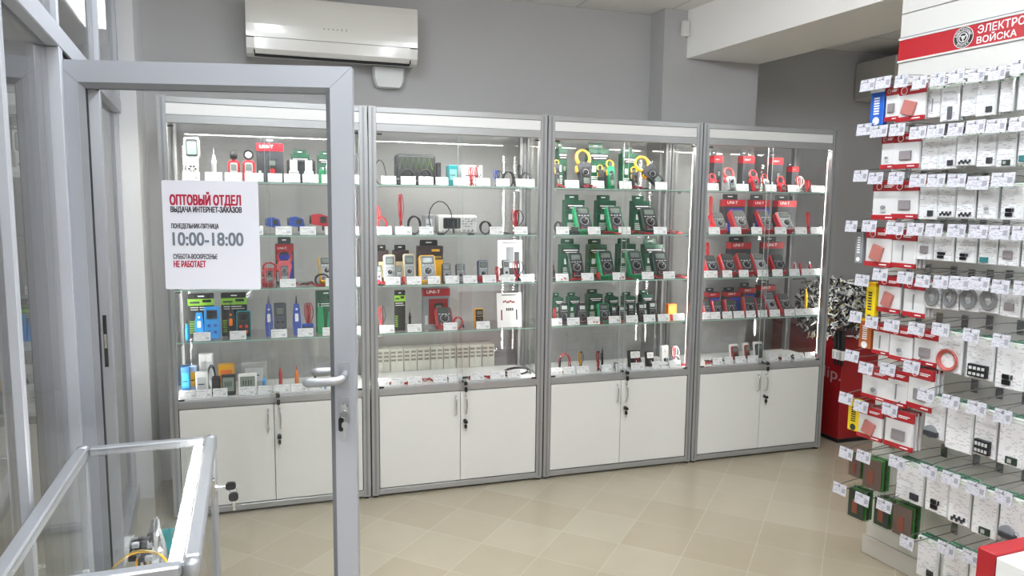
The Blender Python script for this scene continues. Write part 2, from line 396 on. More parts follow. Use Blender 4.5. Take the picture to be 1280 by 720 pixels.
# keys hanging from the door lock
k = thing('key_ring', on_door(.842, -.034, .968), (0, 0, DR))
b = MB(); b.box(-.002, .002, -.022, 0, -.008, .008, SILVER); b.slab(0, 0, .02, .022, -.026, -.022, SILVER, r=.008); obj('key', b, k)
b = MB(); b.path([(0+.012*math.cos(a), -.028, -.018+.012*math.sin(a)) for a in [6.283*i/14 for i in range(14)]], .0012, CHROME, n=6, closed=True); obj('ring', b, k)
b = MB(); b.slab(-.008, -.05, .016, .045, -.034, -.026, BLACK, r=.007); obj('fob', b, k, label='black plastic key fob')
b = MB(); b.slab(0.004, -.05, .018, .02, -.0405, -.038, SILVER, r=.008); b.box(-.0005, .0065, -.0405, -.0385, -.092, -.058, SILVER); obj('key', b, k)
tag(k, 'small bunch of keys hanging from the lock of the open glass door', 'keys')
# paper sign on the door glass
SIGNW = mat('sign_card', '#dcdde6', rough=.5)
sg = thing('opening_hours_sign', on_door(.2925, -.0055, 1.342), (0, 0, DR))
b = MB(); b.slab(.145, .1685, .29, .337, -.0016, 0, SIGNW, r=.006); obj('card', b, sg)
INKR = mat('sign_red_ink', '#a8163a', rough=.6); INKK = mat('sign_black_ink', '#33343c', rough=.6); INKG = mat('sign_grey_ink', '#6d7480', rough=.6)
for s_, x, z, w, h, mm, bo in (('ОПТОВЫЙ ОТДЕЛ', .024, .256, .212, .046, INKR, .032), ('ВЫДАЧА ИНТЕРНЕТ-ЗАКАЗОВ', .025, .2365, .213, .0205, INKK, .04),
        ('ПОНЕДЕЛЬНИК-ПЯТНИЦА', .025, .187, .142, .0178, INKK, .032), ('10:00-18:00', .028, .137, .212, .040, INKG, .032),
        ('СУББОТА-ВОСКРЕСЕНЬЕ', .027, .095, .133, .0152, INKK, .036), ('НЕ РАБОТАЕТ', .028, .069, .096, .020, INKR, .042)):
    obj('lettering', text_mesh(s_, w, h, mm, bold=bo), sg, loc=(x, -.0022, z))
tag(sg, 'white card sign with opening hours stuck to the glass door', 'sign')
# ------------------------------------------------------------------ glass counter beside the partition
CR = math.radians(2); CW, CL, CZ = .365, .83, .93
ct = thing('glass_counter', (-.012, -1.645, 0), (0, 0, CR))
def cpart(name, x0, x1, y0, y1, z0, z1, m=ALU, bev=.004, label=None): return obj(name, MB().box(x0, x1, y0, y1, z0, z1, m, bev), ct, label=label)
cpart('left_rail', 0, .032, -CL+.034, -.034, CZ-.03, CZ); cpart('right_rail', CW-.03, CW, -CL+.034, -.034, CZ-.03, CZ)
cpart('back_rail', .034, CW-.034, -.03, 0, CZ-.028, CZ-.004); cpart('front_rail', .034, CW-.034, -CL, -CL+.03, CZ-.028, CZ-.004)
for x, y in ((.016, -.016), (CW-.016, -.016), (.016, -CL+.016), (CW-.016, -CL+.016)):
    c = MB(); c.lathe([(.0, CZ+.001), (.012, CZ), (.0165, CZ-.006), (.0165, CZ-.04), (.0, CZ-.04)], ALU, (x, y, 0), n=14); obj('corner_cap', c, ct)
for x, y in ((.002, -.028), (CW-.028, -.028), (.002, -CL+.002), (CW-.028, -CL+.002)):
    cpart('post', x, x+.026, y, y+.026, .03, CZ-.041)
    obj('foot', MB().cyl((x+.013, y+.013, 0), (x+.013, y+.013, .03), .014, BLACK), ct)
cpart('top_glass', .03, CW-.03, -CL+.03, -.03, CZ-.012, CZ-.006, GL, 0)
cpart('side_glass', .012, .018, -CL+.03, -.03, .5, CZ-.031, GL, 0); cpart('side_glass', CW-.018, CW-.012, -CL+.03, -.03, .5, CZ-.031, GL, 0)
cpart('back_glass', .03, CW-.03, -.018, -.012, .5, CZ-.03, GL, 0); cpart('front_glass', .03, CW-.03, -CL+.012, -CL+.018, .5, CZ-.03, GL, 0)
cpart('shelf', .02, CW-.02, -CL+.02, -.02, .614, .62, GL, 0)
for y in (-.12, -CL+.12): cpart('shelf_bracket', .019, .035, y, y+.012, .598, .613, LGREY, .002); cpart('shelf_bracket', CW-.035, CW-.019, y, y+.012, .598, .613, LGREY, .002)
base_m = MB(); base_m.box(.0, CW, -CL, 0, .06, .40, mat('counter_base_board', '#9fa2a6', rough=.5), .003); base_m.box(0, CW, -CL, 0, .401, .425, ALU, .003); obj('base', base_m, ct)
b = MB(); b.box(CW-.062, CW-.036, -CL+.035, -.035, CZ-.026, CZ-.022, LGREY)
for i in range(48): y = -.05-i*.0153; b.box(CW-.058, CW-.040, y-.0045, y+.0045, CZ-.03, CZ-.0195, LEDD)
obj('led_strip', b, ct, label='row of white LEDs under the right rail')
lk = MB(); lk.cyl((CW-.012, -.30, CZ-.055), (CW+.012, -.30, CZ-.055), .009, CHROME); lk.box(CW-.011, CW+.006, -.31, -.29, CZ-.08, CZ-.031, CHROME, .002); obj('lock', lk, ct)
tag(ct, 'low glass counter with aluminium rails beside the glazed partition', 'counter')
CM = Matrix.Translation((-.012, -1.645, 0)) @ Matrix.Rotation(CR, 4, 'Z')
def on_ct(x, y, z): return CM @ Vector((x, y, z))
k = thing('key_pair', on_ct(CW+.013, -.30, CZ-.055), (0, 0, CR))
b = MB(); b.cyl((0, 0, 0), (.02, 0, 0), .003, CHROME); b.T = Matrix.Translation((.03, 0, 0)); b.slab(0, 0, .026, .02, -.005, .005, BLACK, r=.008); obj('key', b, k)
b = MB(); b.slab(.036, -.03, .024, .024, -.004, .004, BLACK, r=.009); b.box(.034, .04, -.0008, .0008, -.068, -.042, CHROME); obj('key', b, k)
b = MB(); b.path([(.036+.009*math.cos(a), 0, -.014+.009*math.sin(a)) for a in [6.283*i/12 for i in range(12)]], .001, CHROME, n=6, closed=True); obj('ring', b, k)
tag(k, 'pair of black-headed keys hanging from the lock of the glass counter', 'keys')
# ------------------------------------------------------------------ air conditioner on the back wall
ACW = mat('air_conditioner_shell', '#d6d4cd', rough=.22, coat=.4)
ac = thing('air_conditioner', (.404, .6, 2.415))
aw = .934
b = MB(); b.ext([(0, .02), (-.10, .0), (-.170, .006), (-.194, .03), (-.199, .086), (-.15, .09), (-.15, .30), (-.12, .315), (0, .315)], 0, aw, ACW); obj('body', b, ac)
b = MB(); b.ext([(-.151, .0925), (-.2, .0925), (-.2015, .12), (-.202, .16), (-.2005, .2), (-.198, .24), (-.194, .28), (-.186, .312), (-.151, .312)], 0, aw, ACW); obj('front_panel', b, ac)
b = MB(); b.ext([(-.150, .0065), (-.178, .0075), (-.199, .03), (-.2025, .0895), (-.194, .0895)], .042, aw-.042, ACW); obj('air_flap', b, ac)
b = MB()
for x in (.041, aw-.042): b.box(x-.003, x+.003, -.192, -.12, .006, .092, GAP)
b.box(.04, aw-.04, -.172, -.12, .0005, .006, GAP); obj('flap_gap', b, ac)
b = MB()
for i in range(4): b.cyl((.41+i*.024, -.2035, .158), (.41+i*.024, -.206, .158), .003, DARK, n=8)
for i in range(2): b.box(.506+i*.024, .5085+i*.024, -.206, -.2035, .152, .166, DARK)
obj('display', b, ac); tag(ac, 'white wall-mounted air conditioner above the first display cabinet', 'air conditioner')
b = MB(); b.loop([[(x*.0926*k, -d, z) for x, z in ((-1,.115),(1,.115),(1,.05),(.84,.008),(.7,.0),(-.7,.0),(-.84,.008),(-1,.05))] for k, d in ((1, 0), (1, .05), (.88, .066))], mat('duct_box_plastic', '#d9dad8', rough=.35))
o = obj('pipe_cover', b, loc=(1.192, .6, 2.3)); tag(o, 'small white rounded pipe cover on the wall under the air conditioner', 'cover')
o = obj('motion_sensor', MB().box(-.028, .028, -.04, 0, -.05, .05, mat('sensor_white', '#dcdad6', rough=.5), .01), loc=(3.085, .42, 2.76)); tag(o, 'small white motion sensor high on the pillar beside the beam', 'sensor')
# ------------------------------------------------------------------ radiator behind the second cabinet
SLOT = mat('radiator_slot', '#9b988d', rough=.6)
RADM = mat('radiator_enamel', '#e3e1d6', rough=.35)
def radiator_section():
    b = MB(); b.box(.0005, .082, 0, .085, 0, .60, RADM, .004); b.box(.036, .044, -.004, 0, .01, .56, RADM)
    for i in range(3): b.box(.006, .034, -.003, 0, .522+i*.024, .534+i*.024, SLOT); b.box(.046, .074, -.003, 0, .522+i*.024, .534+i*.024, SLOT)
    b.box(.0, .002, -.001, .01, 0, .59, SLOT)
    return b.mesh('section')
rad = thing('radiator', (1.09, .455, .14)); rs_ = radiator_section()
for i in range(9): obj('section', rs_, rad, loc=(i*.0825, 0, 0))
pb = MB(); pb.cyl((-.02, .045, .05), (.765, .045, .05), .012, RADM); pb.cyl((.745, .045, .55), (.775, .045, .55), .012, CHROME); pb.cyl((.1, .045, -.14), (.1, .045, .0), .012, RADM); pb.cyl((.65, .045, -.14), (.65, .045, .0), .012, RADM); obj('pipe', pb, rad)
tag(rad, 'white sectional radiator on the back wall behind the second cabinet', 'radiator')
# ------------------------------------------------------------------ grey unit on the recess wall
b = MB(); b.box(0, .75, -.42, 0, 0, .30, mat('wall_unit_grey', '#c9c7c1', rough=.6), .012); b.box(.03, .72, -.424, -.42, .03, .04, GAP)
wx = on_y(1068, 100, 1.05); o = obj('wall_unit', b, loc=(wx.x, 1.05, wx.z-.17)); tag(o, 'pale grey box unit high on the recessed wall behind the hook panel', 'wall unit')
# ------------------------------------------------------------------ the four display cabinets
SHELF = (1.715, 1.445, 1.172, .908, .612)
CABW = mat('cabinet_door_white', '#e4e4e0', rough=.35); DECK = mat('cabinet_deck_white', '#efefec', rough=.4)
HEADER = mat('header_white', '#eeeeec', rough=.4)
POST = mat('cabinet_profile', '#abacac', rough=.33, metal=.5)
PEDGE = mat('pane_cut_edge', '#c2cbc7', rough=.2)
def display_cabinet():
    r = thing('display_cabinet')
    def p(name, x0, x1, y0, y1, z0, z1, m, bev=.002, label=None, parent=r): return obj(name, MB().box(x0, x1, y0, y1, z0, z1, m, bev), parent, label=label)
    for x in (.004, .957):
        for y in (0, .362):
            b = MB(); b.slab(x+.0195, (.012+2.118)/2, .039, 2.106, y, y+.036, POST, r=.001)
            b.box(x+.014, x+.025, y-.0006 if y == 0 else y, y+.002, .02, 2.11, ALUD); o = obj('post', b, r)
            obj('foot', MB().cyl((x+.02, y+.018, 0), (x+.02, y+.018, .012), .014, BLACK), o)
    p('top_rail', .043, .957, 0, .034, 2.086, 2.116, POST); p('header_panel', .043, .957, .004, .012, 2.031, 2.085, HEADER, .001)
    p('light_rail', .043, .957, 0, .034, 1.99, 2.030, POST); p('roof_panel', .01, .99, .037, .396, 2.10, 2.114, HEADER, .001)
    p('back_rail', .043, .957, .366, .396, 2.06, 2.099, POST)
    for x in (.008, .968): p('side_rail', x, x+.024, .037, .361, 2.06, 2.099, POST)
    p('inner_ceiling', .04, .96, .037, .362, 2.032, 2.040, HEADER, .001)
    p('sill', .043, .957, -.002, .034, .574, .611, POST); p('deck', .01, .99, .035, .396, .594, .6115, DECK, .001)
    p('bottom_rail', .043, .957, 0, .034, .014, .046, POST)
    b = MB(); b.box(.008, .024, .037, .361, .03, .59, CABW); b.box(.976, .992, .037, .361, .03, .59, CABW); b.box(.03, .97, .386, .396, .03, .59, CABW); b.box(.03, .97, .03, .36, .03, .046, CABW); obj('base_carcass', b, r)
    obj('gap_backing', MB().box(.043, .957, .024, .03, .047, .573, GAP), r)
    for s, x0, x1 in ((0, .047, .4985), (1, .5015, .953)):
        d = p('base_door', x0, x1, .001, .019, .0515, .569, CABW, .0015)
        hx = .472 if s == 0 else .53
        b = MB(); b.path(curve([(hx, 0, .545), (hx, -.02, .535), (hx+(.002 if s else -.002), -.027, .49), (hx, -.02, .445), (hx, 0, .435)], 5), .0042, CHROME, n=8); obj('door_handle', b, d, label='chrome bow handle')
        if s == 1:
            b = MB(); b.cyl((.524, .001, .40), (.524, -.012, .40), .011, CHROME, n=14); b.cyl((.524, -.0121, .40), (.524, -.022, .40), .0035, BLACK); b.slab(.524, .398, .022, .018, -.036, -.022, BLACK, r=.007)
            b.box(.521, .527, -.028, -.0255, .345, .36, CHROME); b.slab(.524, .372, .016, .024, -.031, -.024, BLACK, r=.006); obj('door_lock', b, d, label='lock with a black-headed key')
    for x0, x1, y0, xe in ((.043, .512, .010, .5122), (.488, .957, .0205, .4865)):
        o = obj('sliding_pane', MB().box(x0, x1, y0, y0+.005, .613, 1.989, GL), r); obj('pane_edge', MB().box(xe, xe+.0009, y0, y0+.005, .613, 1.989, PEDGE), o, label='pale cut edge of the sliding pane')
    for x in (.046, .925):
        for z in (.6135, 1.972): p('pane_clip', x, x+.028, .004, .009, z, z+.008, BLACK, .001)
    b = MB(); b.box(.490, .530, -.006, .0095, .618, .634, CHROME, .002); b.cyl((.522, -.006, .626), (.522, -.026, .626), .008, CHROME); b.slab(.522, .62, .02, .02, -.036, -.026, BLACK, r=.006); b.slab(.524, .585, .016, .028, -.036, -.028, BLACK, r=.006); b.box(.522, .526, -.033, -.031, .548, .571, CHROME)
    obj('pane_lock', b, r, label='showcase lock with hanging key')
    obj('back_pane', MB().box(.043, .957, .376, .381, .613, 2.058, GLB), r)
    for x in (.018, .978): obj('side_pane', MB().box(x, x+.004, .037, .361, .613, 2.058, GLB), r)
    for z in SHELF[:4]:
        b = MB(); b.box(.026, .974, .039, .372, z-.006, z, GL); o = obj('glass_shelf', b, r)
        e = MB(); e.box(.044, .956, .0365, .0388, z-.006, z, GLE); obj('shelf_edge', e, o, label='pale green cut glass edge')
        e = MB()
        for x in (.046, .93):
            for y in (.04, .35): e.box(x, x+.024, y, y+.014, z-.016, z-.0065, CHROME)
        obj('shelf_support', e, o)
    b = MB(); b.box(.05, .95, .036, .062, 1.9985, 2.006, LGREY); b.box(.05, .95, .038, .060, 1.9955, 1.998, LEDW); obj('header_light', b, r, label='white LED light under the header')
    for x, sx in ((.0435, 1), (.9565, -1)):
        b = MB(); b.box(min(x, x-sx*.012), max(x, x-sx*.012), .0375, .0395, .64, 1.95, WHITE)
        for i in range(78):
            z = .65+i*.0165; b.box(min(x-sx*.0105, x-sx*.001), max(x-sx*.0105, x-sx*.001), .0396, .042, z, z+.008, LEDD)
        obj('led_strip', b, r, label='upright strip of white LEDs')
    return r
CABN = ('first', 'second', 'third', 'fourth')
CABLABEL = ('first aluminium display cabinet, partly behind the open glass door', 'second aluminium display cabinet with a radiator showing through its back',
    'third aluminium display cabinet filled with green multimeters', 'fourth aluminium display cabinet filled with red multimeters')
for i in range(4): spawn('display_cabinet', display_cabinet, (i, 0, 0), (0, 0, 0), CABLABEL[i], 'display cabinet', 'display cabinets along the back wall')
# ------------------------------------------------------------------ goods: builders (base at the origin, front facing -y)
PRINT = printed('price_tag_paper', '#fbfbfa', '#dcdcdf', sx=60, rows=230, dens=.47)
ACRYL = glass('clear_acrylic', (.97, .98, .98))
def price_tag(w=.08):
    def f():
        r = thing('price_tag')
        h = .047
        b = MB(); b.T = Matrix.Rotation(-.2, 4, 'X'); b.box(-w/2, w/2, -.0012, 0, .002, h, PRINT); b.box(-w*.42, w*.1, -.0016, -.0012, h*.74, h*.80, LGREY); b.box(w*.2, w*.4, -.0016, -.0012, .010, .022, LGREY); obj('card', b, r)
        b = MB(); b.box(-w/2, w/2, -.004, .022, 0, .0018, ACRYL); b.T = Matrix.Rotation(-.2, 4, 'X'); b.box(-w/2, w/2, .0008, .002, .0018, h+.002, ACRYL); obj('holder', b, r)
        return r
    return f
def meter(w, h, hol, face, lcd=LCD, d=None, knob=BLACK, stand=True, buttons=True, dialc=LGREY):
    d = d or w*.42
    def f():
        r = thing('multimeter')
        b = MB(); b.slab(0, h/2, w, h, -d, 0, hol, r=w*.16, ch=w*.06); obj('holster', b, r)
        fw, fh = w*.84, h*.9
        b = MB(); b.slab(0, h*.51, fw, fh, -d-.004, -d+.0005, face, r=w*.1, ch=.0015)
        b.path([(w*.25*math.cos(a), -d-.0042, h*.40+w*.25*math.sin(a)) for a in [6.2832*i/18 for i in range(18)]], w*.012, dialc, n=4, closed=True)
        if buttons:
            for i in range(4): b.slab((i-1.5)*w*.19, h*.605, w*.12, h*.025, -d-.006, -d-.004, dialc, r=.002)
        b.slab(0, h*.075, fw*.7, h*.012, -d-.0045, -d-.004, dialc, r=.0005); obj('face', b, r)
        b = MB(); b.slab(0, h*.785, w*.7, h*.25, -d-.0055, -d-.0041, DARK, r=.004); b.slab(0, h*.785, w*.58, h*.18, -d-.0062, -d-.0056, lcd, r=.002); obj('screen', b, r)
        b = MB(); b.cyl((0, -d-.004, h*.40), (0, -d-.013, h*.40), w*.19, knob, r1=w*.17, n=16); b.T = Matrix.Translation((0, 0, h*.40)) @ Matrix.Rotation(.6, 4, 'Y'); b.box(-w*.03, w*.03, -d-.017, -d-.013, -w*.17, w*.17, knob); b.box(-w*.008, w*.008, -d-.0175, -d-.017, .0, w*.16, PAPER); obj('dial', b, r)
        b = MB()
        for i in range(3): b.cyl(((i-1)*w*.25, -d-.004, h*.14), ((i-1)*w*.25, -d-.0065, h*.14), w*.055, (RED, BLACK, RED)[i], n=8)
        obj('sockets', b, r)
        return r
    return f
def clampmeter(w, h, body, face, jaw, tilt_jaw=0.):
    d = w*.5
    def f():
        r = thing('clamp_meter'); bh = h*.62
        b = MB(); b.exty([(-w*.30, 0), (w*.30, 0), (w*.36, bh*.5), (w*.5, bh*.8), (w*.36, bh), (-w*.36, bh), (-w*.5, bh*.8), (-w*.36, bh*.5)], -d, 0, body); obj('body', b, r)
        b = MB(); b.slab(0, bh*.42, w*.5, bh*.74, -d-.003, -d+.0005, face, r=w*.08, ch=.001); b.path([(w*.19*math.cos(a), -d-.0032, bh*.58+w*.19*math.sin(a)) for a in [6.2832*i/14 for i in range(14)]], w*.012, LGREY, n=4, closed=True); obj('face', b, r)
        b = MB(); b.slab(0, bh*.23, w*.4, bh*.24, -d-.0045, -d-.0031, LCD, r=.002); obj('screen', b, r)
        b = MB(); b.cyl((0, -d-.003, bh*.58), (0, -d-.011, bh*.58), w*.14, BLACK, n=14); obj('dial', b, r)
        R = w*.46; cz = bh+R*.72
        for s in (-1, 1):
            pts = [(s*R*math.sin(a), -d*.55, cz-R*1.1*math.cos(a)) for a in [math.radians(v) for v in range(28, 179, 15)]]
            n = len(pts); b = MB(); b.path(pts, [w*.13*(1-.45*i/(n-1)) for i in range(n)], jaw, n=8); obj('jaw', b, r)
        b = MB(); b.box(-w*.56, -w*.42, -d*.8, -d*.2, bh*.6, bh*.86, jaw, .003); obj('trigger', b, r)
        return r
    return f
UNIT_INK = mat('white_print', '#f4f4f4', rough=.5)
def carton(w, h, d, body, top, tab=True, txt=None, pict=None, band=None, style='plain', tabc=None):
    """retail box with a printed top band and a hang tab"""
    def f():
        r = thing('product_box'); th = h*.14 if tab else 0; bh = h-th
        b = MB(); b.box(-w/2, w/2, 0, d, 0, bh, body, .0015); obj('carton', b, r)
        if tab:
            b = MB(); b.exty([(-w*.36, bh), (w*.36, bh), (w*.36, h-.004), (w*.33, h), (-w*.33, h), (-w*.36, h-.004)], d-.002, d, tabc or body)
            b.slab(0, bh+th*.55, w*.24, th*.2, d-.003, d-.002, PAPER, r=.003); obj('hang_tab', b, r)
        if top:
            b = MB(); b.box(-w/2-.0005, w/2+.0005, -.001, d*.9, bh*.80, bh-.002, top); obj('top_band', b, r)
        if txt:
            tw = w*.5; obj('lettering', text_mesh(txt, tw, tw*.24, UNIT_INK, bold=.02), r, loc=(-w*.38, -.0016, bh*.87))
        b = MB()
        if style == 'green':
            b.box(-w*.47, w*.47, -.001, 0, bh*.72, bh*.88, BLACK); b.box(-w*.38, w*.40, -.0016, -.001, bh*.815, bh*.845, UNIT_INK); b.box(-w*.28, w*.34, -.0016, -.001, bh*.755, bh*.775, UNIT_INK)
            b.slab(-w*.24, bh*.5, w*.2, bh*.16, -.0014, 0, LGREY, r=.001)
            for k in range(5): b.box(-w*.4, -w*.06+.02*w*(k % 3), -.0014, 0, bh*.12+k*bh*.045, bh*.135+k*bh*.045, UNIT_INK)
            b.slab(w*.22, bh*.34, w*.34, bh*.52, -.0012, 0, BLACK, r=.006); b.slab(w*.22, bh*.5, w*.24, bh*.12, -.0016, -.0012, LCD, r=.002)
        elif style == 'unit':
            b.slab(w*.06, bh*.4, w*.72, bh*.66, -.0012, 0, pict or DARK, r=.003)
            b.slab(w*.08, bh*.36, w*.34, bh*.5, -.0018, -.0012, BLACK, r=.006); b.slab(w*.08, bh*.5, w*.22, bh*.12, -.0022, -.0018, LCD, r=.002); b.cyl((w*.08, -.0018, bh*.3), (w*.08, -.0024, bh*.3), w*.1, RED, n=12)
            b.box(-w*.44, -w*.34, -.0014, 0, bh*.06, bh*.3, LGREY)
        elif style == 'yellow':
            b.box(-w*.5, w*.5, -.001, 0, bh*.0, bh*.62, YELLOW); b.box(-w*.44, w*.44, -.0016, 0, bh*.66, bh*.72, mat('gold_print', '#a88a3a')); b.slab(w*.2, bh*.88, w*.32, bh*.06, -.0016, 0, YELLOW, r=.001); b.slab(-w*.1, bh*.32, w*.5, bh*.5, -.0014, 0, DARK, r=.004)
        else:
            b.slab(0, bh*.4, w*.7, bh*.5, -.001, 0, pict or LGREY, r=.002)
        obj('front_print', b, r); return r
    return f
def lead_bundle(w_, h, c1=RED, c2=BLACK, c3=None):
    """test leads folded into an upright tied bundle"""
    def f():
        r = thing('test_leads'); rad = max(.0018, min(.0026, w_*.04)); w = max(w_*1.1, .04)
        for k, c in enumerate((c1, c2)):
            b = MB()
            for j in range(2):
                o = (k-.5)*w*.2+(j-.5)*w*.2; q = .005*j
                b.path([Vector((v.x, v.y, max(v.z, rad))) for v in curve([(o*.5, q, rad), (o*.5, q, h*.28), (o+w*.26*(k-.5)+w*.1*j, q+.004, h*.62), (o*.8+w*.2*(k-.5), q+.01, h*.95), (o-w*.3*(k-.5), q+.012, h*.9), (o-w*.3*(k-.5), q+.008, h*.55), (o*.4, q+.004, h*.24), (w*.5*(k-.5)+.004*j, q-.006, rad)], 5)], rad, c, n=6)
            obj('lead', b, r)
        b = MB(); b.cyl((0, .004, h*.24), (0, .004, h*.32), w*.2, c3 or c1, n=10); obj('tie', b, r)
        return r
    return f
def lead_flat(w, dd, c1=RED, c2=BLACK, seed=1, rad=.0032):
    """test leads lying loose on the shelf"""
    def f():
        r = thing('test_leads'); rn = random.Random(seed)
        for k, c in enumerate((c1, c2)):
            pts = [(-w/2, -dd*.3+k*.006, rad)]
            for i in range(7): pts.append((-w/2+w*(i+1)/8+rn.uniform(-.1, .1)*w, rn.uniform(-.5, .5)*dd, rad*(1+2*k)+rn.uniform(0, .012)))
            pts.append((w/2, rn.uniform(-.4, .4)*dd, rad*1.2))
            b = MB(); b.path([Vector((v.x, v.y, max(v.z, rad))) for v in curve(pts, 5)], rad, c, n=6); obj('lead', b, r)
            e = Vector(pts[-1]); b = MB(); b.path([tuple(e), tuple(e+Vector((.03, .004, .001))), tuple(e+Vector((.055, .008, .0)))], [rad*1.6, rad*1.9, rad*.5], c, n=8); obj('probe', b, r)
        return r
    return f
def probe_pen(h, c=DARK, tip=CHROME, r0=.007):
    def f():
        r = thing('probe_pen')
        b = MB(); b.lathe([(r0*.8, 0), (r0, h*.08), (r0, h*.55), (r0*1.25, h*.58), (r0*.8, h*.66), (r0*.45, h*.8), (0, h*.801)], c, n=10); obj('grip', b, r)
        obj('tip', MB().cyl((0, 0, h*.80), (0, 0, h), r0*.25, tip, r1=r0*.08, n=6), r); return r
    return f
def coil(w, c=BLACK, n=3, rad=.004, h=None):
    """a loose ring of cable standing on the shelf"""
    h = h or w
    def f():
        r = thing('cable_coil'); b = MB(); pts = []
        for i in range(n*14+1):
            a = 6.2832*i/14; pts.append((w*.5*math.cos(a)*(1-.06*math.sin(i*.7)), .012*math.sin(a*.5+1)+.003*(i/14), max(rad, rad+h*.5+(h*.5)*math.sin(a)*(1-.08*math.cos(i*.37)))))
        b.path(pts, rad, c, n=6); obj('cable', b, r)
        b = MB(); b.cyl((w*.5, -.006, h*.42), (w*.55, -.012, .006), rad*1.7, DARK, n=8); obj('plug', b, r); return r
    return f
def ir_gun(w, h, c, c2=DARK):
    """infrared thermometer lying with its nose to the left"""
    def f():
        r = thing('infrared_thermometer'); d = .04
        b = MB(); b.exty([(-w*.5, h*.5), (-w*.46, h*.95), (-w*.1, h), (w*.28, h*.86), (w*.34, h*.55), (w*.5, h*.06), (w*.26, 0), (w*.1, h*.42), (-w*.2, h*.45)], -d, 0, c); obj('body', b, r)
        b = MB(); b.cyl((-w*.5, -d/2, h*.72), (-w*.56, -d/2, h*.72), h*.2, c2, n=12); obj('nose', b, r)
        b = MB(); b.box(w*.0, w*.07, -d*.7, -d*.3, h*.2, h*.45, c2, .002); obj('trigger', b, r)
        b = MB(); b.slab(w*.05, h*.72, w*.3, h*.3, -d-.002, -d, c2, r=.004); obj('side_panel', b, r); return r
    return f
def env_meter(w, h, c, top='ball'):
    """slim environment meter with a sensor head"""
    def f():
        r = thing('handheld_meter'); d = .025; bh = h*.68
        b = MB(); b.slab(0, bh/2, w, bh, -d, 0, c, r=w*.3, ch=.003); obj('body', b, r)
        b = MB(); b.slab(0, bh*.5, w*.62, bh*.8, -d-.002, -d, LGREY, r=w*.12); b.slab(0, bh*.68, w*.5, bh*.3, -d-.003, -d-.002, LCD, r=.003); obj('screen', b, r)
        b = MB(); b.cyl((0, -d/2, bh*.95), (0, -d/2, h*.78), w*.16, c)
        if top == 'ball': b.lathe([(0, h*.74), (w*.28, h*.75), (w*.34, h*.85), (w*.3, h*.97), (0, h)], RUBBER, (0, -d/2, 0), n=12)
        else:
            b.cyl((0, -d*.9, h*.86), (0, -d*.1, h*.86), w*.42, BLACK, n=16); b.cyl((0, -d*.95, h*.86), (0, -d*.9, h*.86), w*.26, PAPER, n=14)
        obj('sensor_head', b, r); return r
    return f
def white_tester(w, h):
    def f():
        r = thing('handheld_tester'); d = .04
        b = MB(); b.exty([(-w*.36, 0), (w*.36, 0), (w*.38, h*.5), (w*.5, h*.6), (w*.5, h*.95), (w*.42, h), (-w*.42, h), (-w*.5, h*.95), (-w*.5, h*.6), (-w*.38, h*.5)], -d, 0, mat('off_white_plastic', '#dedfd9', rough=.4)); obj('body', b, r)
        b = MB(); b.slab(0, h*.76, w*.76, h*.4, -d-.003, -d, DARK, r=.01); b.slab(0, h*.75, w*.6, h*.3, -d-.004, -d-.003, mat('grey_lcd', '#7f918c', rough=.2), r=.004); obj('screen', b, r)
        b = MB()
        for i in range(6): a = 6.2832*i/6; b.slab(w*.2*math.cos(a), h*.27+w*.2*math.sin(a), w*.15, w*.12, -d-.003, -d, DARK, r=.004)
        obj('keypad', b, r); b = MB(); b.box(-w*.44, w*.44, -d*.9, -d*.1, h, h*1.03, DARK, .002); obj('sensor_cap', b, r); return r
    return f
def wand(w, h, c, light=PAPER):
    """cable tracer probe: long tapered body with a fine tip"""
    def f():
        r = thing('tracer_probe'); d = .022
        b = MB(); b.exty([(-w*.4, 0), (w*.4, 0), (w*.5, h*.3), (w*.42, h*.6), (w*.3, h*.8), (-w*.3, h*.8), (-w*.42, h*.6), (-w*.5, h*.3)], -d, 0, c); obj('body', b, r)
        obj('tip', MB().cyl((0, -d/2, h*.8), (0, -d/2, h), w*.14, BLACK, r1=w*.04, n=8), r)
        b = MB(); b.slab(0, h*.45, w*.4, h*.2, -d-.002, -d, light, r=.004); b.cyl((0, -d, h*.66), (0, -d-.004, h*.66), w*.14, light, n=10); obj('button_panel', b, r); return r
    return f
def receiver(w, h, c, face, lcd=LCD, keys=DARK):
    def f():
        r = thing('cable_tester'); d = .03
        b = MB(); b.slab(0, h/2, w, h, -d, 0, c, r=w*.12, ch=.003); obj('body', b, r)
        b = MB(); b.slab(0, h*.5, w*.84, h*.9, -d-.002, -d, face, r=w*.1); obj('face', b, r)
        b = MB(); b.slab(0, h*.76, w*.68, h*.28, -d-.004, -d-.002, DARK, r=.004); b.slab(0, h*.76, w*.56, h*.2, -d-.005, -d-.004, lcd, r=.002); obj('screen', b, r)
        b = MB()
        for i in range(2):
            for j in range(2): b.cyl(((i-.5)*w*.4, -d-.002, h*(.22+.2*j)), ((i-.5)*w*.4, -d-.005, h*(.22+.2*j)), w*.11, keys, n=10)
        obj('keypad', b, r); return r
    return f
LIME = mat('lime_print', '#8cc63a', rough=.5)
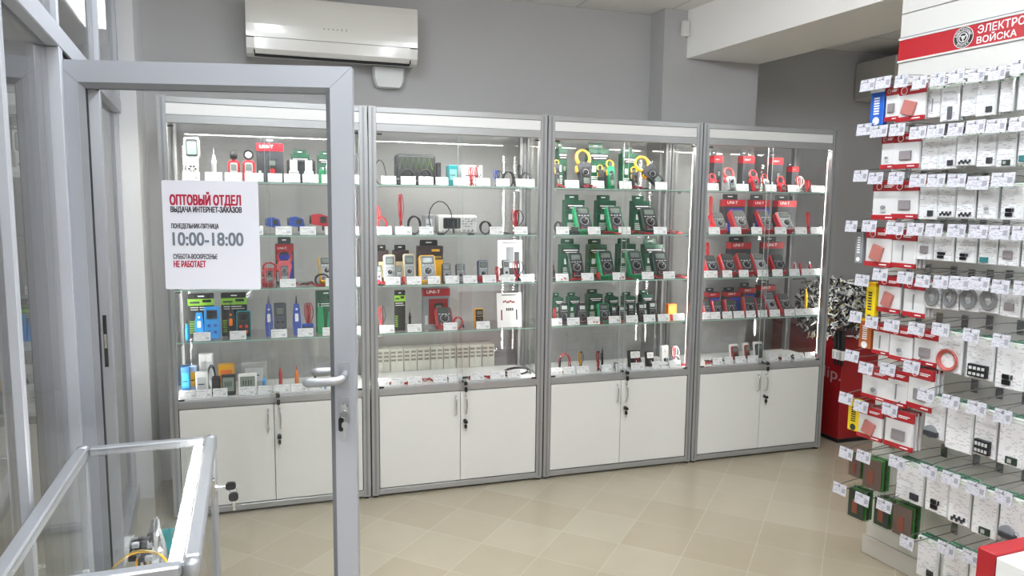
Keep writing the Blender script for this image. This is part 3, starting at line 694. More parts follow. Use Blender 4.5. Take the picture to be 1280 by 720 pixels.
def blister_card(w, h, body=BLACK, head=LIME, bubble=True):
    def f():
        r = thing('blister_card')
        b = MB(); b.slab(0, h/2, w, h, 0, .004, body, r=.006); b.slab(0, h*.93, w*.25, h*.025, -.0006, 0, PAPER, r=.003); obj('card', b, r)
        b = MB(); b.box(-w*.5, w*.5, -.001, 0, h*.72, h*.87, head); b.box(-w*.42, -w*.05, -.0016, -.001, h*.77, h*.81, DARK); b.slab(w*.22, h*.82, w*.34, h*.06, -.0016, -.001, BLACK, r=.004)
        for k in range(2): b.box(-w*.4, w*.4-.1*w*k, -.0012, 0, h*(.62+.05*k), h*(.635+.05*k), UNIT_INK)
        for k in range(6): b.box(-w*.45, -w*.2, -.0012, 0, h*(.1+.05*k), h*(.12+.05*k), head)
        obj('print', b, r); return r
    return f
def analog_meter(w, h, c, face=PAPER):
    def f():
        r = thing('analog_meter'); d = w*.45
        b = MB(); b.slab(0, h/2, w, h, -d, 0, c, r=.006, ch=.003); obj('body', b, r)
        b = MB(); b.slab(0, h*.73, w*.84, h*.4, -d-.003, -d, face, r=.004)
        pts = [(w*.32*math.cos(a), -d-.0034, h*.58+w*.36*math.sin(a)) for a in [math.radians(v) for v in range(30, 151, 12)]]; b.path(pts, .0008, DARK, n=4)
        b.path([(0, -d-.0034, h*.57), (-w*.14, -d-.0034, h*.86)], .0006, DRED, n=4); obj('scale', b, r)
        b = MB(); b.cyl((0, -d, h*.28), (0, -d-.01, h*.28), w*.24, BLACK if c != BLACK else DARK, n=16); b.box(-w*.02, w*.02, -d-.013, -d-.01, h*.17, h*.39, PAPER); obj('dial', b, r); return r
    return f
def clip_pack(w, h, c):
    """pocket meter in a clear clamshell"""
    def f():
        r = thing('clamshell_pack')
        b = MB(); b.slab(0, h/2, w, h, -.004, 0, PAPER, r=.012, ch=.001); obj('backing_card', b, r)
        b = MB(); b.slab(0, h*.48, w*.66, h*.78, -.022, -.0045, c, r=.012, ch=.003); b.slab(0, h*.68, w*.5, h*.22, -.0235, -.022, LCD, r=.003); b.cyl((0, -.022, h*.38), (0, -.028, h*.38), w*.17, BLACK, n=14); obj('meter', b, r)
        b = MB(); b.slab(0, h*.48, w*.84, h*.9, -.031, -.030, ACRYL, r=.012); obj('clear_cover', b, r); return r
    return f
def generator(w, h):
    """bench oscilloscope with a screen and a keypad"""
    def f():
        r = thing('oscilloscope'); d = .13; sh = mat('instrument_shell', '#e3e4e0', rough=.4)
        b = MB(); b.box(-w/2, w/2, 0, d, .008, h, sh, .008); b.box(-w*.44, -w*.36, .01, d*.8, 0, .009, BLACK); b.box(w*.36, w*.44, .01, d*.8, 0, .009, BLACK); obj('case', b, r)
        b = MB(); b.slab(-w*.17, h*.58, w*.45, h*.56, -.003, 0, BLACK, r=.006); b.slab(-w*.17, h*.58, w*.38, h*.46, -.0036, -.003, LCDD, r=.002); obj('screen', b, r)
        b = MB()
        for i in range(4):
            for j in range(4): b.slab(w*(.12+.075*i), h*(.42+.13*j), w*.05, h*.07, -.004, 0, GREY if (i+j) % 3 else LGREY, r=.002)
        for i in range(6): b.slab(-w*.4+i*w*.085, h*.18, w*.05, h*.05, -.003, 0, GREY, r=.001)
        obj('keypad', b, r)
        b = MB(); b.cyl((w*.42, 0, h*.78), (w*.42, -.014, h*.78), w*.055, SILVER, n=14); obj('knob', b, r)
        b = MB()
        for i in range(3): b.cyl((w*(.14+.11*i), 0, h*.2), (w*(.14+.11*i), -.016, h*.2), w*.03, CHROME, n=10)
        obj('connector', b, r); return r
    return f
def black_case(w, h):
    def f():
        r = thing('carry_case'); d = .07
        b = MB(); b.slab(0, h/2, w, h, 0, d, mat('black_fabric', '#1d2022', rough=.8), r=.02, ch=.008); obj('case', b, r)
        b = MB(); pts = []
        for i in range(13): pts.append((-w*.42+i*w*.07, -.001, h*(.88 if i % 2 else .52)))
        b.path(pts, .0009, LIME, n=4); b.path([(-w*.44, -.001, h*.92), (w*.44, -.001, h*.92)], .0012, GREY, n=4); obj('stitching', b, r); return r
    return f
def earth_tester(w, h):
    """black tester with two white cable reels on its front"""
    def f():
        r = thing('earth_tester'); b = MB(); b.box(-w/2, w/2, 0, .06, 0, h, BLACK, .01); b.slab(0, h*.5, w*.2, h*.5, -.002, 0, DARK, r=.004); obj('case', b, r)
        for s in (-1, 1):
            b = MB()
            for k in range(3): b.cyl((s*w*.26-.012+.012*k, -.012, h*.3), (s*w*.26-.012+.012*k, -.012, h*.95), .006, PAPER, n=8)
            b.box(s*w*.26-.024, s*w*.26+.024, -.02, -.001, h*.3, h*.5, LGREY, .003); obj('cable_reel', b, r, label='white cable reel')
        return r
    return f
def simple_box(name, w, h, d, c, c2=None, line=True):
    def f():
        r = thing(name); b = MB(); b.box(-w/2, w/2, 0, d, 0, h, c, .003); obj('case', b, r)
        b = MB(); b.slab(0, h*.55, w*.7, h*.5, -.0014, 0, c2 or LGREY, r=.003)
        if line: b.box(-w*.3, w*.2, -.002, -.0014, h*.5, h*.54, DARK)
        obj('front_panel', b, r); return r
    return f
def lcd_clock(w, h, rim=PAPER, dig='20:08'):
    def f():
        r = thing('digital_thermometer'); d = .02
        b = MB(); b.slab(0, h/2, w, h, -d, 0, rim, r=.006, ch=.002); obj('case', b, r)
        b = MB(); b.slab(0, h*.52, w*.8, h*.66, -d-.001, -d, mat('lcd_grey', '#8b968c', rough=.2), r=.003); obj('screen', b, r)
        b = MB()
        for i in range(4): b.box(w*(-.26+i*.14), w*(-.20+i*.14), -d-.0016, -d-.001, h*.42, h*.66, DARK)
        obj('digits', b, r); return r
    return f
def picture_card(w, h, tint):
    """tall sample card with printed pictures, leaning back"""
    def f():
        r = thing('sample_card'); b = MB(); b.slab(0, h/2, w, h, 0, .003, PAPER, r=.003); obj('card', b, r)
        b = MB(); b.box(-w*.3, w*.3, -.0006, 0, h*.92, h*.95, GREY)
        if tint == 'red':
            for k in range(7): b.slab(-w*.22+k*w*.07, h*.74+.004*math.sin(k*2), w*.06, h*.05, -.0008, 0, DRED, r=.001)
            for k in range(4): b.slab(-w*.1+k*w*.08, h*.52, w*.05, h*.08, -.0008, 0, DARK, r=.001)
            for x in (-.32, .3): b.slab(x*w, h*.36, w*.05, h*.3, -.0008, 0, DRED if x < 0 else DARK, r=.001)
        else:
            b.slab(0, h*.62, w*.84, h*.5, -.0006, 0, LGREY, r=.002); b.slab(.0, h*.62, w*.3, h*.4, -.001, -.0006, GREY, r=.004); b.slab(w*.28, h*.55, w*.2, h*.3, -.001, -.0006, DARK, r=.004)
            b.box(-w*.4, w*.4, -.0008, 0, h*.1, h*.3, DARK)
        obj('print', b, r); return r
    return f
# ------------------------------------------------------------------ goods: what stands on which shelf
ORD = ('first', 'second', 'third', 'fourth', 'fifth', 'sixth', 'seventh', 'eighth', 'ninth', 'tenth', 'eleventh', 'twelfth')
SHN = ('top shelf', 'second shelf', 'third shelf', 'fourth shelf', 'deck')
LCDR = mat('dim_lcd', '#4d5651', rough=.18)
UBURST = mat('blue_print', '#2a3fb4', rough=.4); UDK = mat('unit_carton', '#34363b', rough=.45)
WIRE = mat('pale_wire', '#c9c6b8', rough=.5); CLAMPY = mat('clamp_yellow', '#f0a81c', rough=.35)
BEIGE = mat('beige_plastic', '#d9c9a0', rough=.5); BROWN = mat('dark_brown_carton', '#2c1c1f', rough=.45); NAVY = mat('navy_plastic', '#33415c', rough=.4)
# code: maker(w, h), depth, lean, front y, category, group
ST = {
 'gm': (lambda w, h: meter(w, h, GREEN, DARK), .035, .50, .075, 'multimeter', 'green multimeters'),
 'gs': (lambda w, h: meter(w, h, GREEN, DARK, d=.03), .03, .25, .07, 'multimeter', 'green multimeters'),
 'bm': (lambda w, h: meter(w, h, BLACK, DARK, lcd=mat('pale_lcd', '#c3cbc4', rough=.2)), .03, .22, .075, 'multimeter', 'black multimeters'),
 'bg': (lambda w, h: meter(w, h, mat('black_green_holster', '#14382b', rough=.4), BLACK), .035, .45, .075, 'multimeter', 'green multimeters'),
 'rm': (lambda w, h: meter(w, h, RED, DARK, lcd=LCDR), .035, .62, .07, 'multimeter', 'red multimeters'),
 'rg': (lambda w, h: meter(w, h, RED, GREY), .035, .62, .07, 'multimeter', 'red multimeters'),
 'rs': (lambda w, h: meter(w, h, RED, DARK, d=.028, lcd=LCDR), .03, .40, .07, 'multimeter', 'red multimeters'),
 'ym': (lambda w, h: meter(w, h, YELLOW, GREY), .03, .35, .075, 'multimeter', 'yellow multimeters'),
 'yp': (lambda w, h: meter(w, h, BEIGE, GREY, lcd=LCD), .03, .15, .10, 'multimeter', 'yellow multimeters'),
 'ys': (lambda w, h: meter(w, h, YELLOW, BLACK), .025, .10, .08, 'multimeter', 'yellow multimeters'),
 'dm': (lambda w, h: meter(w, h, DARK, GREY, knob=BLACK), .025, .15, .09, 'multimeter', 'small grey multimeters'),
 'nm': (lambda w, h: meter(w, h, NAVY, GREY), .028, .12, .09, 'multimeter', 'small grey multimeters'),
 'wm': (lambda w, h: meter(w, h, DARK, LGREY), .028, .15, .09, 'multimeter', 'small grey multimeters'),
 'gb': (lambda w, h: carton(w, h, .06, DGREEN, None, style='green', tabc=DGREEN), .06, 0, .22, 'box', 'green product boxes'),
 'ub': (lambda w, h: carton(w, h, .06, UDK, RED, txt='UNI-T', pict=DARK, style='unit', tabc=UDK), .06, 0, .22, 'box', 'red-topped product boxes'),
 'uu': (lambda w, h: carton(w, h, .06, UDK, RED, txt='UNI-T', pict=UBURST, style='unit', tabc=UDK), .06, 0, .22, 'box', 'red-topped product boxes'),
 'ur': (lambda w, h: carton(w, h, .06, DRED, RED, tab=False, txt='UNI-T', pict=UDK, style='unit'), .06, 0, .20, 'box', 'red-topped product boxes'),
 'ug': (lambda w, h: carton(w, h, .06, GREY, RED, tab=False, txt='UNI-T', pict=DRED, style='unit'), .06, 0, .20, 'box', 'red-topped product boxes'),
 'yb': (lambda w, h: carton(w, h, .06, BROWN, BROWN, style='yellow', tabc=BLACK), .06, 0, .20, 'box', 'dark brown product boxes'),
 'kb': (lambda w, h: carton(w, h, .05, BROWN, None, style='plain', pict=BEIGE, tabc=BLACK), .05, 0, .22, 'box', 'dark brown product boxes'),
 'cy': (lambda w, h: clampmeter(w, h, DARK, BLACK, CLAMPY), .03, .25, .085, 'clamp meter', 'clamp meters'),
 'cg': (lambda w, h: clampmeter(w, h, GREEN, DARK, CLAMPY), .03, .25, .085, 'clamp meter', 'clamp meters'),
 'cr': (lambda w, h: clampmeter(w, h, RED, DARK, RED), .03, .35, .085, 'clamp meter', 'clamp meters'),
 'cd': (lambda w, h: clampmeter(w, h, GREY, DARK, RED), .03, .35, .085, 'clamp meter', 'clamp meters'),
 'lb': (lambda w, h: lead_bundle(w, h), .02, 0, .075, 'test leads', 'tied test leads'),
 'lr': (lambda w, h: lead_bundle(w, h, RED, RED, DRED), .02, 0, .075, 'test leads', 'tied test leads'),
 'lw': (lambda w, h: lead_bundle(w, h, RED, PAPER, PAPER), .02, 0, .09, 'test leads', 'tied test leads'),
 'ly': (lambda w, h: lead_bundle(w, h, YELLOW, BLACK, BLACK), .02, 0, .09, 'test leads', 'tied test leads'),
 'lk': (lambda w, h: lead_bundle(w, h, BLACK, DARK, GREY), .02, 0, .09, 'test leads', 'tied test leads'),
 'ln': (lambda w, h: lead_bundle(w, h, BLUE, BLACK, BLACK), .02, 0, .09, 'test leads', 'tied test leads'),
 'lu': (lambda w, h: lead_bundle(w, h, RED, BLUE, BLUE), .02, 0, .09, 'test leads', 'tied test leads'),
 'fl': (lambda w, h: lead_flat(w, .05, RED, DRED, seed=int(w*1000)), .03, 0, .08, 'test leads', 'loose test leads'),
 'fk': (lambda w, h: lead_flat(w, .05, RED, BLACK, seed=int(w*1000)+3), .03, 0, .08, 'test leads', 'loose test leads'),
 'fb': (lambda w, h: lead_flat(w, .06, BLACK, DARK, seed=int(w*1000)+5), .03, 0, .09, 'test leads', 'loose test leads'),
 'fg': (lambda w, h: lead_flat(w, .05, DGREEN, BLACK, seed=int(w*1000)+9), .03, 0, .12, 'test leads', 'loose test leads'),
 'ck': (lambda w, h: coil(w, BLACK, 3, .0035, h), .02, 0, .12, 'cable', 'coiled cables'),
 'cl': (lambda w, h: coil(w, BLACK, 1, .003, h), .02, 0, .12, 'cable', 'coiled cables'),
 'cc': (lambda w, h: coil(w, RED, 2, .003, h), .02, 0, .10, 'cable', 'coiled cables'),
 'pk': (lambda w, h: probe_pen(h, BLACK), .01, -.1, .09, 'probe', 'probe pens'),
 'pr': (lambda w, h: probe_pen(h, RED, CHROME, .009), .01, .05, .09, 'probe', 'probe pens'),
 'po': (lambda w, h: probe_pen(h, ORANGE, RED, .010), .01, .05, .09, 'probe', 'probe pens'),
 'pw': (lambda w, h: probe_pen(h, PAPER, LGREY, .011), .01, .08, .09, 'probe', 'probe pens'),
 'pb': (lambda w, h: probe_pen(h, LBLUE, BLACK, .010), .01, .05, .09, 'probe', 'probe pens'),
 'py': (lambda w, h: probe_pen(h, YELLOW, BLACK, .009), .01, .05, .10, 'probe', 'probe pens'),
 'ir': (lambda w, h: ir_gun(w, h, BLUE), .04, 0, .10, 'thermometer', 'infrared thermometers'),
 'ik': (lambda w, h: ir_gun(w, h, RED, BLACK), .04, 0, .10, 'thermometer', 'infrared thermometers'),
 'eb': (lambda w, h: env_meter(w, h, RED, 'ball'), .025, .05, .09, 'meter', 'red environment meters'),
 'es': (lambda w, h: env_meter(w, h, RED, 'disc'), .025, .05, .09, 'meter', 'red environment meters'),
 'wt': (lambda w, h: white_tester(w, h), .04, .06, .10, 'tester', 'handheld testers'),
 'wb': (lambda w, h: wand(w, h, LBLUE), .022, .08, .10, 'probe', 'cable tracers'),
 'wn': (lambda w, h: wand(w, h, BLUE), .022, .08, .10, 'probe', 'cable tracers'),
 'wk': (lambda w, h: wand(w, h, DARK, ORANGE), .022, .08, .10, 'probe', 'cable tracers'),
 'wg': (lambda w, h: wand(w, h, GREEN, GREEN), .022, .08, .10, 'probe', 'cable tracers'),
 'rb': (lambda w, h: receiver(w, h, LBLUE, LBLUE, LCDD, BLUE), .03, .1, .09, 'tester', 'cable testers'),
 'rk': (lambda w, h: receiver(w, h, TEAL, BLACK, LCDD, mat('red_lamp', '#e0421c')), .03, .1, .09, 'tester', 'cable testers'),
 'rd': (lambda w, h: receiver(w, h, DARK, mat('slate_face', '#4a5260'), LCD, BLACK), .03, .1, .09, 'tester', 'cable testers'),
 'bk': (lambda w, h: blister_card(w, h), .004, .02, .17, 'card', 'hanging blister cards'),
 'bn': (lambda w, h: blister_card(w, h, DGREEN, DGREEN), .004, .02, .17, 'card', 'hanging blister cards'),
 'am': (lambda w, h: analog_meter(w, h, BLACK), .03, .18, .11, 'analog meter', 'analog meters'),
 'aw': (lambda w, h: analog_meter(w, h, PAPER), .03, .12, .11, 'analog meter', 'analog meters'),
 'cp': (lambda w, h: clip_pack(w, h, DRED), .02, .2, .10, 'pack', 'clamshell packs'),
 'cq': (lambda w, h: clip_pack(w, h, DARK), .02, .2, .10, 'pack', 'clamshell packs'),
}
def sb(name, c, c2=None, d=.05, y=.1, cat=None, tilt=0., line=True):
    return (lambda w, h: simple_box(name, w, h, d, c, c2, line), d, tilt, y, cat or name.replace('_', ' '), None)
def one(mk, d, tilt, y, cat): return (mk, d, tilt, y, cat, None)
class Shelf:
    def __init__(s, cab, si, crop): s.cab, s.si, s.c, s.rows, s.tg = cab, si, crop, [], []
    def crop(s, c): s.c = c; return s
    def it(s, code, x0, x1, yt, desc, **k): s.rows.append((code, x0, x1, yt, desc, k, s.c)); return s
    def tags(s, *xs, y=.045): s.tg += [(a, b, s.c, y) for a, b in xs]; return s
    def done(s):
        z = SHELF[s.si]; where = '%s of %s cabinet' % (SHN[s.si], CABN[s.cab]); out = []
        for code, x0, x1, yt, desc, k, (ox, oy, sc) in s.rows:
            mk, d, tilt, y, cat, grp = ST[code] if isinstance(code, str) else code
            y = k.get('y', y); tilt = k.get('tilt', tilt); d = k.get('d', d)
            pyt = oy+yt/sc; base_py = (s.cab, s.si)
            P0 = on_y(ox+x0/sc, pyt+12, y); P1 = on_y(ox+x1/sc, pyt+12, y); T = on_y(ox+(x0+x1)/2/sc, pyt, y)
            H = max(T.z-z, .012)
            if tilt > 0: H = on_y(ox+(x0+x1)/2/sc, pyt, y+H*math.tan(tilt)*.9).z-z
            H = H/math.cos(tilt); wt = P1.x-P0.x; kk = ((P0.x+P1.x)/2-CAM.x)/(y-CAM.y)
            lean = isinstance(code, str) and code in ('gm', 'gs', 'bg', 'rm', 'rg', 'rs', 'bm')
            dd = d+abs(H*math.sin(tilt))*(.45 if lean else .8)
            w = max(wt-dd*abs(kk), (.74 if lean else .55)*wt); cx = P1.x-w/2 if kk > 0 else P0.x+w/2
            cx = min(max(cx, s.cab+.05+w/2), s.cab+.95-w/2)
            H = min(H, ((SHELF[s.si-1] if s.si else 2.03)-z-.014)/max(math.cos(tilt), .5))
            w = k.get('w', w); w, H = round(w/.004)*.004, math.floor(k.get('h', H)/.004)*.004
            key = (code if isinstance(code, str) else desc, w, H)
            yy = y+(d*math.cos(tilt) if code_front(code) else 0)
            zz = z+(.003 if isinstance(code, str) and code[0] in 'lfp' else .0005)+(k.get('lift', 0))
            out.append((cx, desc, key, mk, w, H, (cx, yy, zz), (-tilt, k.get('roll', 0), k.get('yaw', 0)), cat, grp))
        out.sort(key=lambda r: r[0]); cnt = {}
        for r in out: cnt[r[1]] = cnt.get(r[1], 0)+1
        seen = {}
        for cx, desc, key, mk, w, H, loc, rot, cat, grp in out:
            if cnt[desc] == 1: lab = '%s on the %s' % (desc, where)
            else: seen[desc] = seen.get(desc, 0)+1; lab = '%s, %s from left on the %s' % (desc, ORD[seen[desc]-1], where)
            spawn(key, mk(w, H), loc, rot, lab, cat, grp and '%s in the %s cabinet' % (grp, CABN[s.cab]))
        tg = []
        for a, b, (ox, oy, sc), y in s.tg:
            py = on_row(s.cab, s.si); X0 = on_y(ox+a/sc, py, y).x; X1 = on_y(ox+b/sc, py, y).x; tg.append(((X0+X1)/2, X1-X0, y))
        for i, (cx, w, y) in enumerate(sorted(tg)):
            w = max(.05, min(.11, round(w/.01)*.01)); cx = min(max(cx, s.cab+.047+w/2), s.cab+.953-w/2)
            spawn(('price_tag', w), price_tag(w), (cx, y, z+.0003), (0, 0, 0), 'white price tag, %s from left on the %s' % (ORD[i], where), 'price tag', 'price tags on the %s' % where)
def on_row(cab, si):
    P = Vector((cab+.5, .04, SHELF[si]))-CAM; return 360+FPX*P.dot(down)/P.dot(fwd)
FRONT_NEG = set('gm gs bm bg rm rg rs ym yp ys dm nm wm cy cg cr cd ir ik eb es wt wb wn wk wg rb rk rd am aw cp cq'.split())
def code_front(code): return isinstance(code, str) and code in FRONT_NEG
# ---- first cabinet
A, B, C = (190, 120, 4.237), (190, 250, 4.237), (190, 360, 4.237)
s = Shelf(0, 0, A)
s.it('wt', 168, 255, 218, 'white handheld tester with a grey screen').it('pw', 305, 350, 280, 'white pen-shaped tester leaning back', d=.01)
s.it('eb', 400, 465, 288, 'red sound meter with a black foam ball').it('es', 478, 545, 286, 'red light meter with a round white sensor')
s.it('ub', 552, 695, 212, 'dark tall box with a red top band', y=.12).it('gb', 733, 835, 280, 'green box behind the black tester')
s.it(one(earth_tester, .06, 0, .1, 'tester'), 712, 865, 332, 'black tester with two white cable reels')
s.it('gb', 873, 965, 288, 'green box with a probe in front').it('wg', 880, 915, 368, 'green probe', y=.07).it('pw', 918, 946, 320, 'white slim probe beside the green one', y=.08, d=.01)
s.it('lk', 1062, 1080, 310, 'black tied lead at the end', y=.1)
s.tags((160, 255), (282, 372), (387, 475), (493, 590), (612, 692), (700, 785), (800, 880), (900, 950), (1062, 1110)).done()
s = Shelf(0, 1, A)
s.it('ir', 606, 695, 640, 'blue infrared thermometer').it('ir', 722, 825, 638, 'blue infrared thermometer').it('ik', 840, 962, 622, 'red and black infrared thermometer').it('ik', 1015, 1090, 622, 'small red and black thermometer')
s.tags((500, 592), (655, 740), (785, 868), (918, 990), (1070, 1115)).done()
s = Shelf(0, 2, B)
s.it('uu', 652, 750, 198, 'dark blue box with a red top band', y=.26)
s.it('cr', 660, 740, 255, 'red fork clamp meter standing upright', y=.09).it('cr', 585, 660, 340, 'red fork clamp meter leaning over', y=.07, tilt=.9)
s.it('fk', 740, 870, 420, 'red and black leads').it('ym', 880, 975, 325, 'yellow and black meter', tilt=.9).it('ck', 865, 940, 395, 'black coiled lead', y=.07).it('lr', 582, 606, 420, 'red lead beside the sign')
s.tags((163, 253), (460, 548), (678, 762), (920, 970), (1080, 1112)).done()
s = Shelf(0, 3, C)
s.it('bk', 188, 330, 25, 'black and lime blister card').it('bk', 365, 503, 22, 'black and lime blister card')
s.it('pb', 168, 206, 170, 'light blue pen').it('wb', 222, 276, 95, 'light blue cable tracer probe').it('rb', 275, 362, 100, 'light blue cable tester', y=.08)
s.it('wk', 393, 440, 78, 'black tracer probe with orange button').it('rk', 446, 525, 124, 'black and teal cable tester')
s.it('wn', 597, 638, 42, 'dark blue tracer probe').it('rd', 644, 712, 80, 'dark grey cable tester').it('wn', 742, 788, 42, 'dark blue tracer probe')
s.it(sb('lead_pouch', BLUE, NAVY, .03, .1, 'pouch'), 795, 857, 190, 'blue pouch').it('lr', 800, 857, 80, 'red looped lead above the blue pouch', y=.14)
s.it('bn', 865, 978, 10, 'green blister card').it('wg', 872, 912, 62, 'green tracer probe').it('wg', 925, 965, 100, 'short green tracer probe')
s.tags((220, 310), (412, 500), (632, 715), (772, 855), (905, 985), (1085, 1120)).done()
s = Shelf(0, 4, C)
s.it(sb('tin_box', mat('blue_tin', '#1f5f93', rough=.4), LBLUE, .07, .1, 'box'), 122, 180, 418, 'blue tin box').it(sb('instruction_pack', mat('pale_blue_card', '#9fb4d8'), YELLOW, .03, .13, 'box'), 188, 243, 415, 'pale blue pack with a yellow label')
s.it(sb('remote_unit', PAPER, LGREY, .03, .18, 'remote unit'), 247, 330, 350, 'tall white remote unit').it(sb('relay_box', PAPER, LGREY, .04, .08, 'box'), 230, 302, 445, 'white relay box')
s.it('ck', 296, 336, 410, 'black coiled strap', y=.12).it(sb('small_case', BLACK, DARK, .04, .09, 'case'), 318, 366, 470, 'small black case')
s.it(one(lambda w, h: lcd_clock(w, h, DARK), .02, .12, .09, 'thermometer'), 368, 446, 455, 'dark framed digital thermometer').it(sb('yellow_box', YELLOW, ORANGE, .05, .2, 'box'), 350, 440, 405, 'yellow box behind the thermometers')
s.it(one(lambda w, h: lcd_clock(w, h), .02, .12, .09, 'thermometer'), 458, 556, 450, 'white framed digital thermometer').it(sb('clear_case', mat('smoky_clear_plastic', '#a9aca6', rough=.2), LGREY, .04, .18, 'case'), 472, 612, 395, 'smoky plastic case')
s.it('pb', 582, 606, 455, 'short blue pen').it('pr', 664, 696, 398, 'red pen').it('po', 752, 780, 408, 'orange pen').it('pk', 852, 872, 398, 'black pen')
s.it(sb('paper_slip', LBLUE, PAPER, .03, .08, 'slip'), 912, 985, 492, 'low blue and white pack', h=.012)
s.tags((120, 215), (230, 315), (320, 402), (460, 545), (560, 640), (650, 730), (740, 820), (830, 910), (925, 985)).done()
# ---- second cabinet
A, B, C = (450, 130, 4.5), (450, 270, 4.5), (450, 340, 4.5)
s = Shelf(1, 0, A)
s.it('cl', 82, 145, 315, 'black looped cable').it(one(black_case, .07, 0, .14, 'case'), 190, 425, 280, 'black fabric case with zigzag stitching')
s.it(sb('power_adapter', BLACK, DARK, .04, .12, 'adapter'), 425, 456, 328, 'black power adapter')
s.it('lk', 200, 225, 340, 'black lead in front of the case', y=.07).it('ck', 232, 300, 365, 'coiled black cable before the case', y=.08).it('lk', 305, 330, 370, 'black lead with green tip', y=.07).it('ck', 335, 400, 370, 'coiled black cable before the case', y=.08)
s.it(sb('teal_instrument', TEAL, mat('pale_teal', '#7fc0c0'), .07, .11, 'instrument'), 482, 552, 343, 'teal instrument').it(sb('white_instrument', mat('pale_instrument', '#d8dedb'), LGREY, .07, .15, 'instrument'), 552, 690, 342, 'white instrument behind the red leads')
s.it('lr', 600, 650, 352, 'red leads').it('lb', 632, 684, 345, 'red and black leads').it('ln', 740, 806, 372, 'blue and black leads').it('ck', 800, 866, 378, 'black coiled cable by the post').it('lk', 880, 912, 338, 'black upright lead').it('ck', 900, 962, 385, 'black coiled cable by the side glass')
s.tags((120, 205), (232, 312), (332, 413), (425, 500), (527, 605), (655, 733), (765, 845), (855, 1005)).done()
s = Shelf(1, 1, A)
s.it('lr', 84, 100, 570, 'thin red lead').it('cc', 88, 150, 635, 'red coiled lead').it('lr', 208, 248, 503, 'red tied probe leads').it('ck', 268, 340, 630, 'black coiled cable')
s.it(sb('grey_module', GREY, LGREY, .09, .15, 'module'), 345, 415, 622, 'grey instrument module').it(one(generator, .13, 0, .13, 'oscilloscope'), 416, 658, 625, 'white bench oscilloscope with a black screen')
s.it('cl', 388, 520, 548, 'thin black cable arching over the oscilloscope', y=.10).it('ck', 672, 735, 662, 'small black coil').it('fb', 725, 800, 650, 'black clip leads', y=.1).it('lb', 835, 925, 595, 'tall red and black leads').it('lr', 858, 895, 600, 'tall red leads behind')
s.crop(B).tags((90, 172), (202, 290), (335, 412), (730, 808), (868, 943)).done()
s = Shelf(1, 2, B)
s.it('kb', 85, 162, 163, 'dark brown box').it('kb', 180, 276, 163, 'dark brown box').it('yb', 316, 466, 137, 'large dark brown and yellow box')
s.it('dm', 85, 122, 280, 'small grey multimeter').it('yp', 130, 202, 220, 'beige and grey multimeter').it('dm', 200, 240, 280, 'small grey multimeter').it('yp', 240, 312, 215, 'beige and grey multimeter').it('ym', 325, 432, 228, 'large yellow multimeter')
s.it('dm', 458, 514, 270, 'small grey multimeter').it('dm', 535, 595, 272, 'small grey multimeter').it('nm', 657, 724, 250, 'navy multimeter').it('lr', 750, 792, 285, 'red leads').it('wm', 797, 848, 250, 'dark multimeter with pale face', y=.1)
s.it(one(lambda w, h: picture_card(w, h, 'grey'), .004, .03, .2, 'card'), 773, 913, 135, 'white and grey picture card').it('lb', 845, 925, 255, 'red and black probe leads').it('lu', 868, 905, 300, 'red and blue leads').it('fl', 88, 145, 352, 'red loose leads').it('lr', 228, 262, 345, 'short red leads').it('lr', 660, 690, 340, 'short red leads')
s.it('fb', 925, 975, 320, 'black leads at the end')
s.tags((145, 228), (265, 345), (380, 455), (480, 558), (582, 660), (690, 768), (795, 872), (905, 983)).done()
s = Shelf(1, 3, B)
s.it('lb', 98, 146, 510, 'red and black probe leads').it('bk', 193, 255, 415, 'black and lime blister card', y=.12).it('pk', 268, 292, 518, 'black probe pen', tilt=.05)
s.it('ug', 345, 505, 405, 'grey box with a red top band').it('rm', 420, 527, 530, 'red and black multimeter').it('cc', 522, 578, 570, 'red looped lead', y=.1).it('ys', 640, 698, 520, 'small yellow and black multimeter')
s.it(one(lambda w, h: picture_card(w, h, 'red'), .004, .12, .08, 'card'), 768, 912, 430, 'white card with pictures of red leads')
s.tags((112, 195), (268, 348), (470, 550), (655, 732)).done()
s = Shelf(1, 4, C)
s.it('fl', 158, 245, 615, 'short red loose leads', y=.075).it('fl', 255, 410, 592, 'long red loose leads', y=.09).it('fb', 420, 500, 605, 'thin black loose leads', y=.08).it('fb', 502, 572, 598, 'short black loose leads').it('fl', 605, 716, 585, 'red and dark loose leads').it('fk', 728, 832, 562, 'red and black loose leads').it('ck', 845, 985, 538, 'large black coiled cable', y=.12)
s.tags((100, 165), (175, 250), (270, 350), (415, 490), (500, 575), (620, 700), (735, 815), (830, 905)).done()
# ---- third cabinet
A, B, C = (680, 140, 4.8), (680, 270, 4.8), (680, 350, 4.8)
s = Shelf(2, 0, A)
s.it('gb', 66, 140, 175, 'green box').it('gb', 246, 393, 178, 'green box').it('gb', 446, 566, 210, 'green box')
s.it('cy', 64, 112, 222, 'black clamp meter with yellow jaw').it('cy', 178, 298, 222, 'black clamp meter with yellow jaw').it('cy', 315, 374, 276, 'black clamp meter with yellow jaw', y=.12).it('cg', 365, 440, 250, 'green clamp meter with yellow jaw').it('cy', 516, 578, 300, 'black clamp meter with yellow jaw', y=.13).it('cy', 640, 740, 298, 'large leaning clamp meter with yellow jaw', tilt=.25, roll=-.72, h=.22, w=.088, lift=.03)
s.it('fl', 62, 105, 410, 'short red leads', y=.06).it('fl', 225, 290, 410, 'red leads under the second meter', y=.06).it('fk', 515, 580, 420, 'red leads before the last green box', y=.06)
s.tags((128, 210), (288, 362), (452, 528), (667, 742)).done()
s = Shelf(2, 1, A)
s.it('gb', 108, 243, 493, 'green box').it('gb', 298, 432, 495, 'green box').it('gb', 510, 638, 498, 'green box')
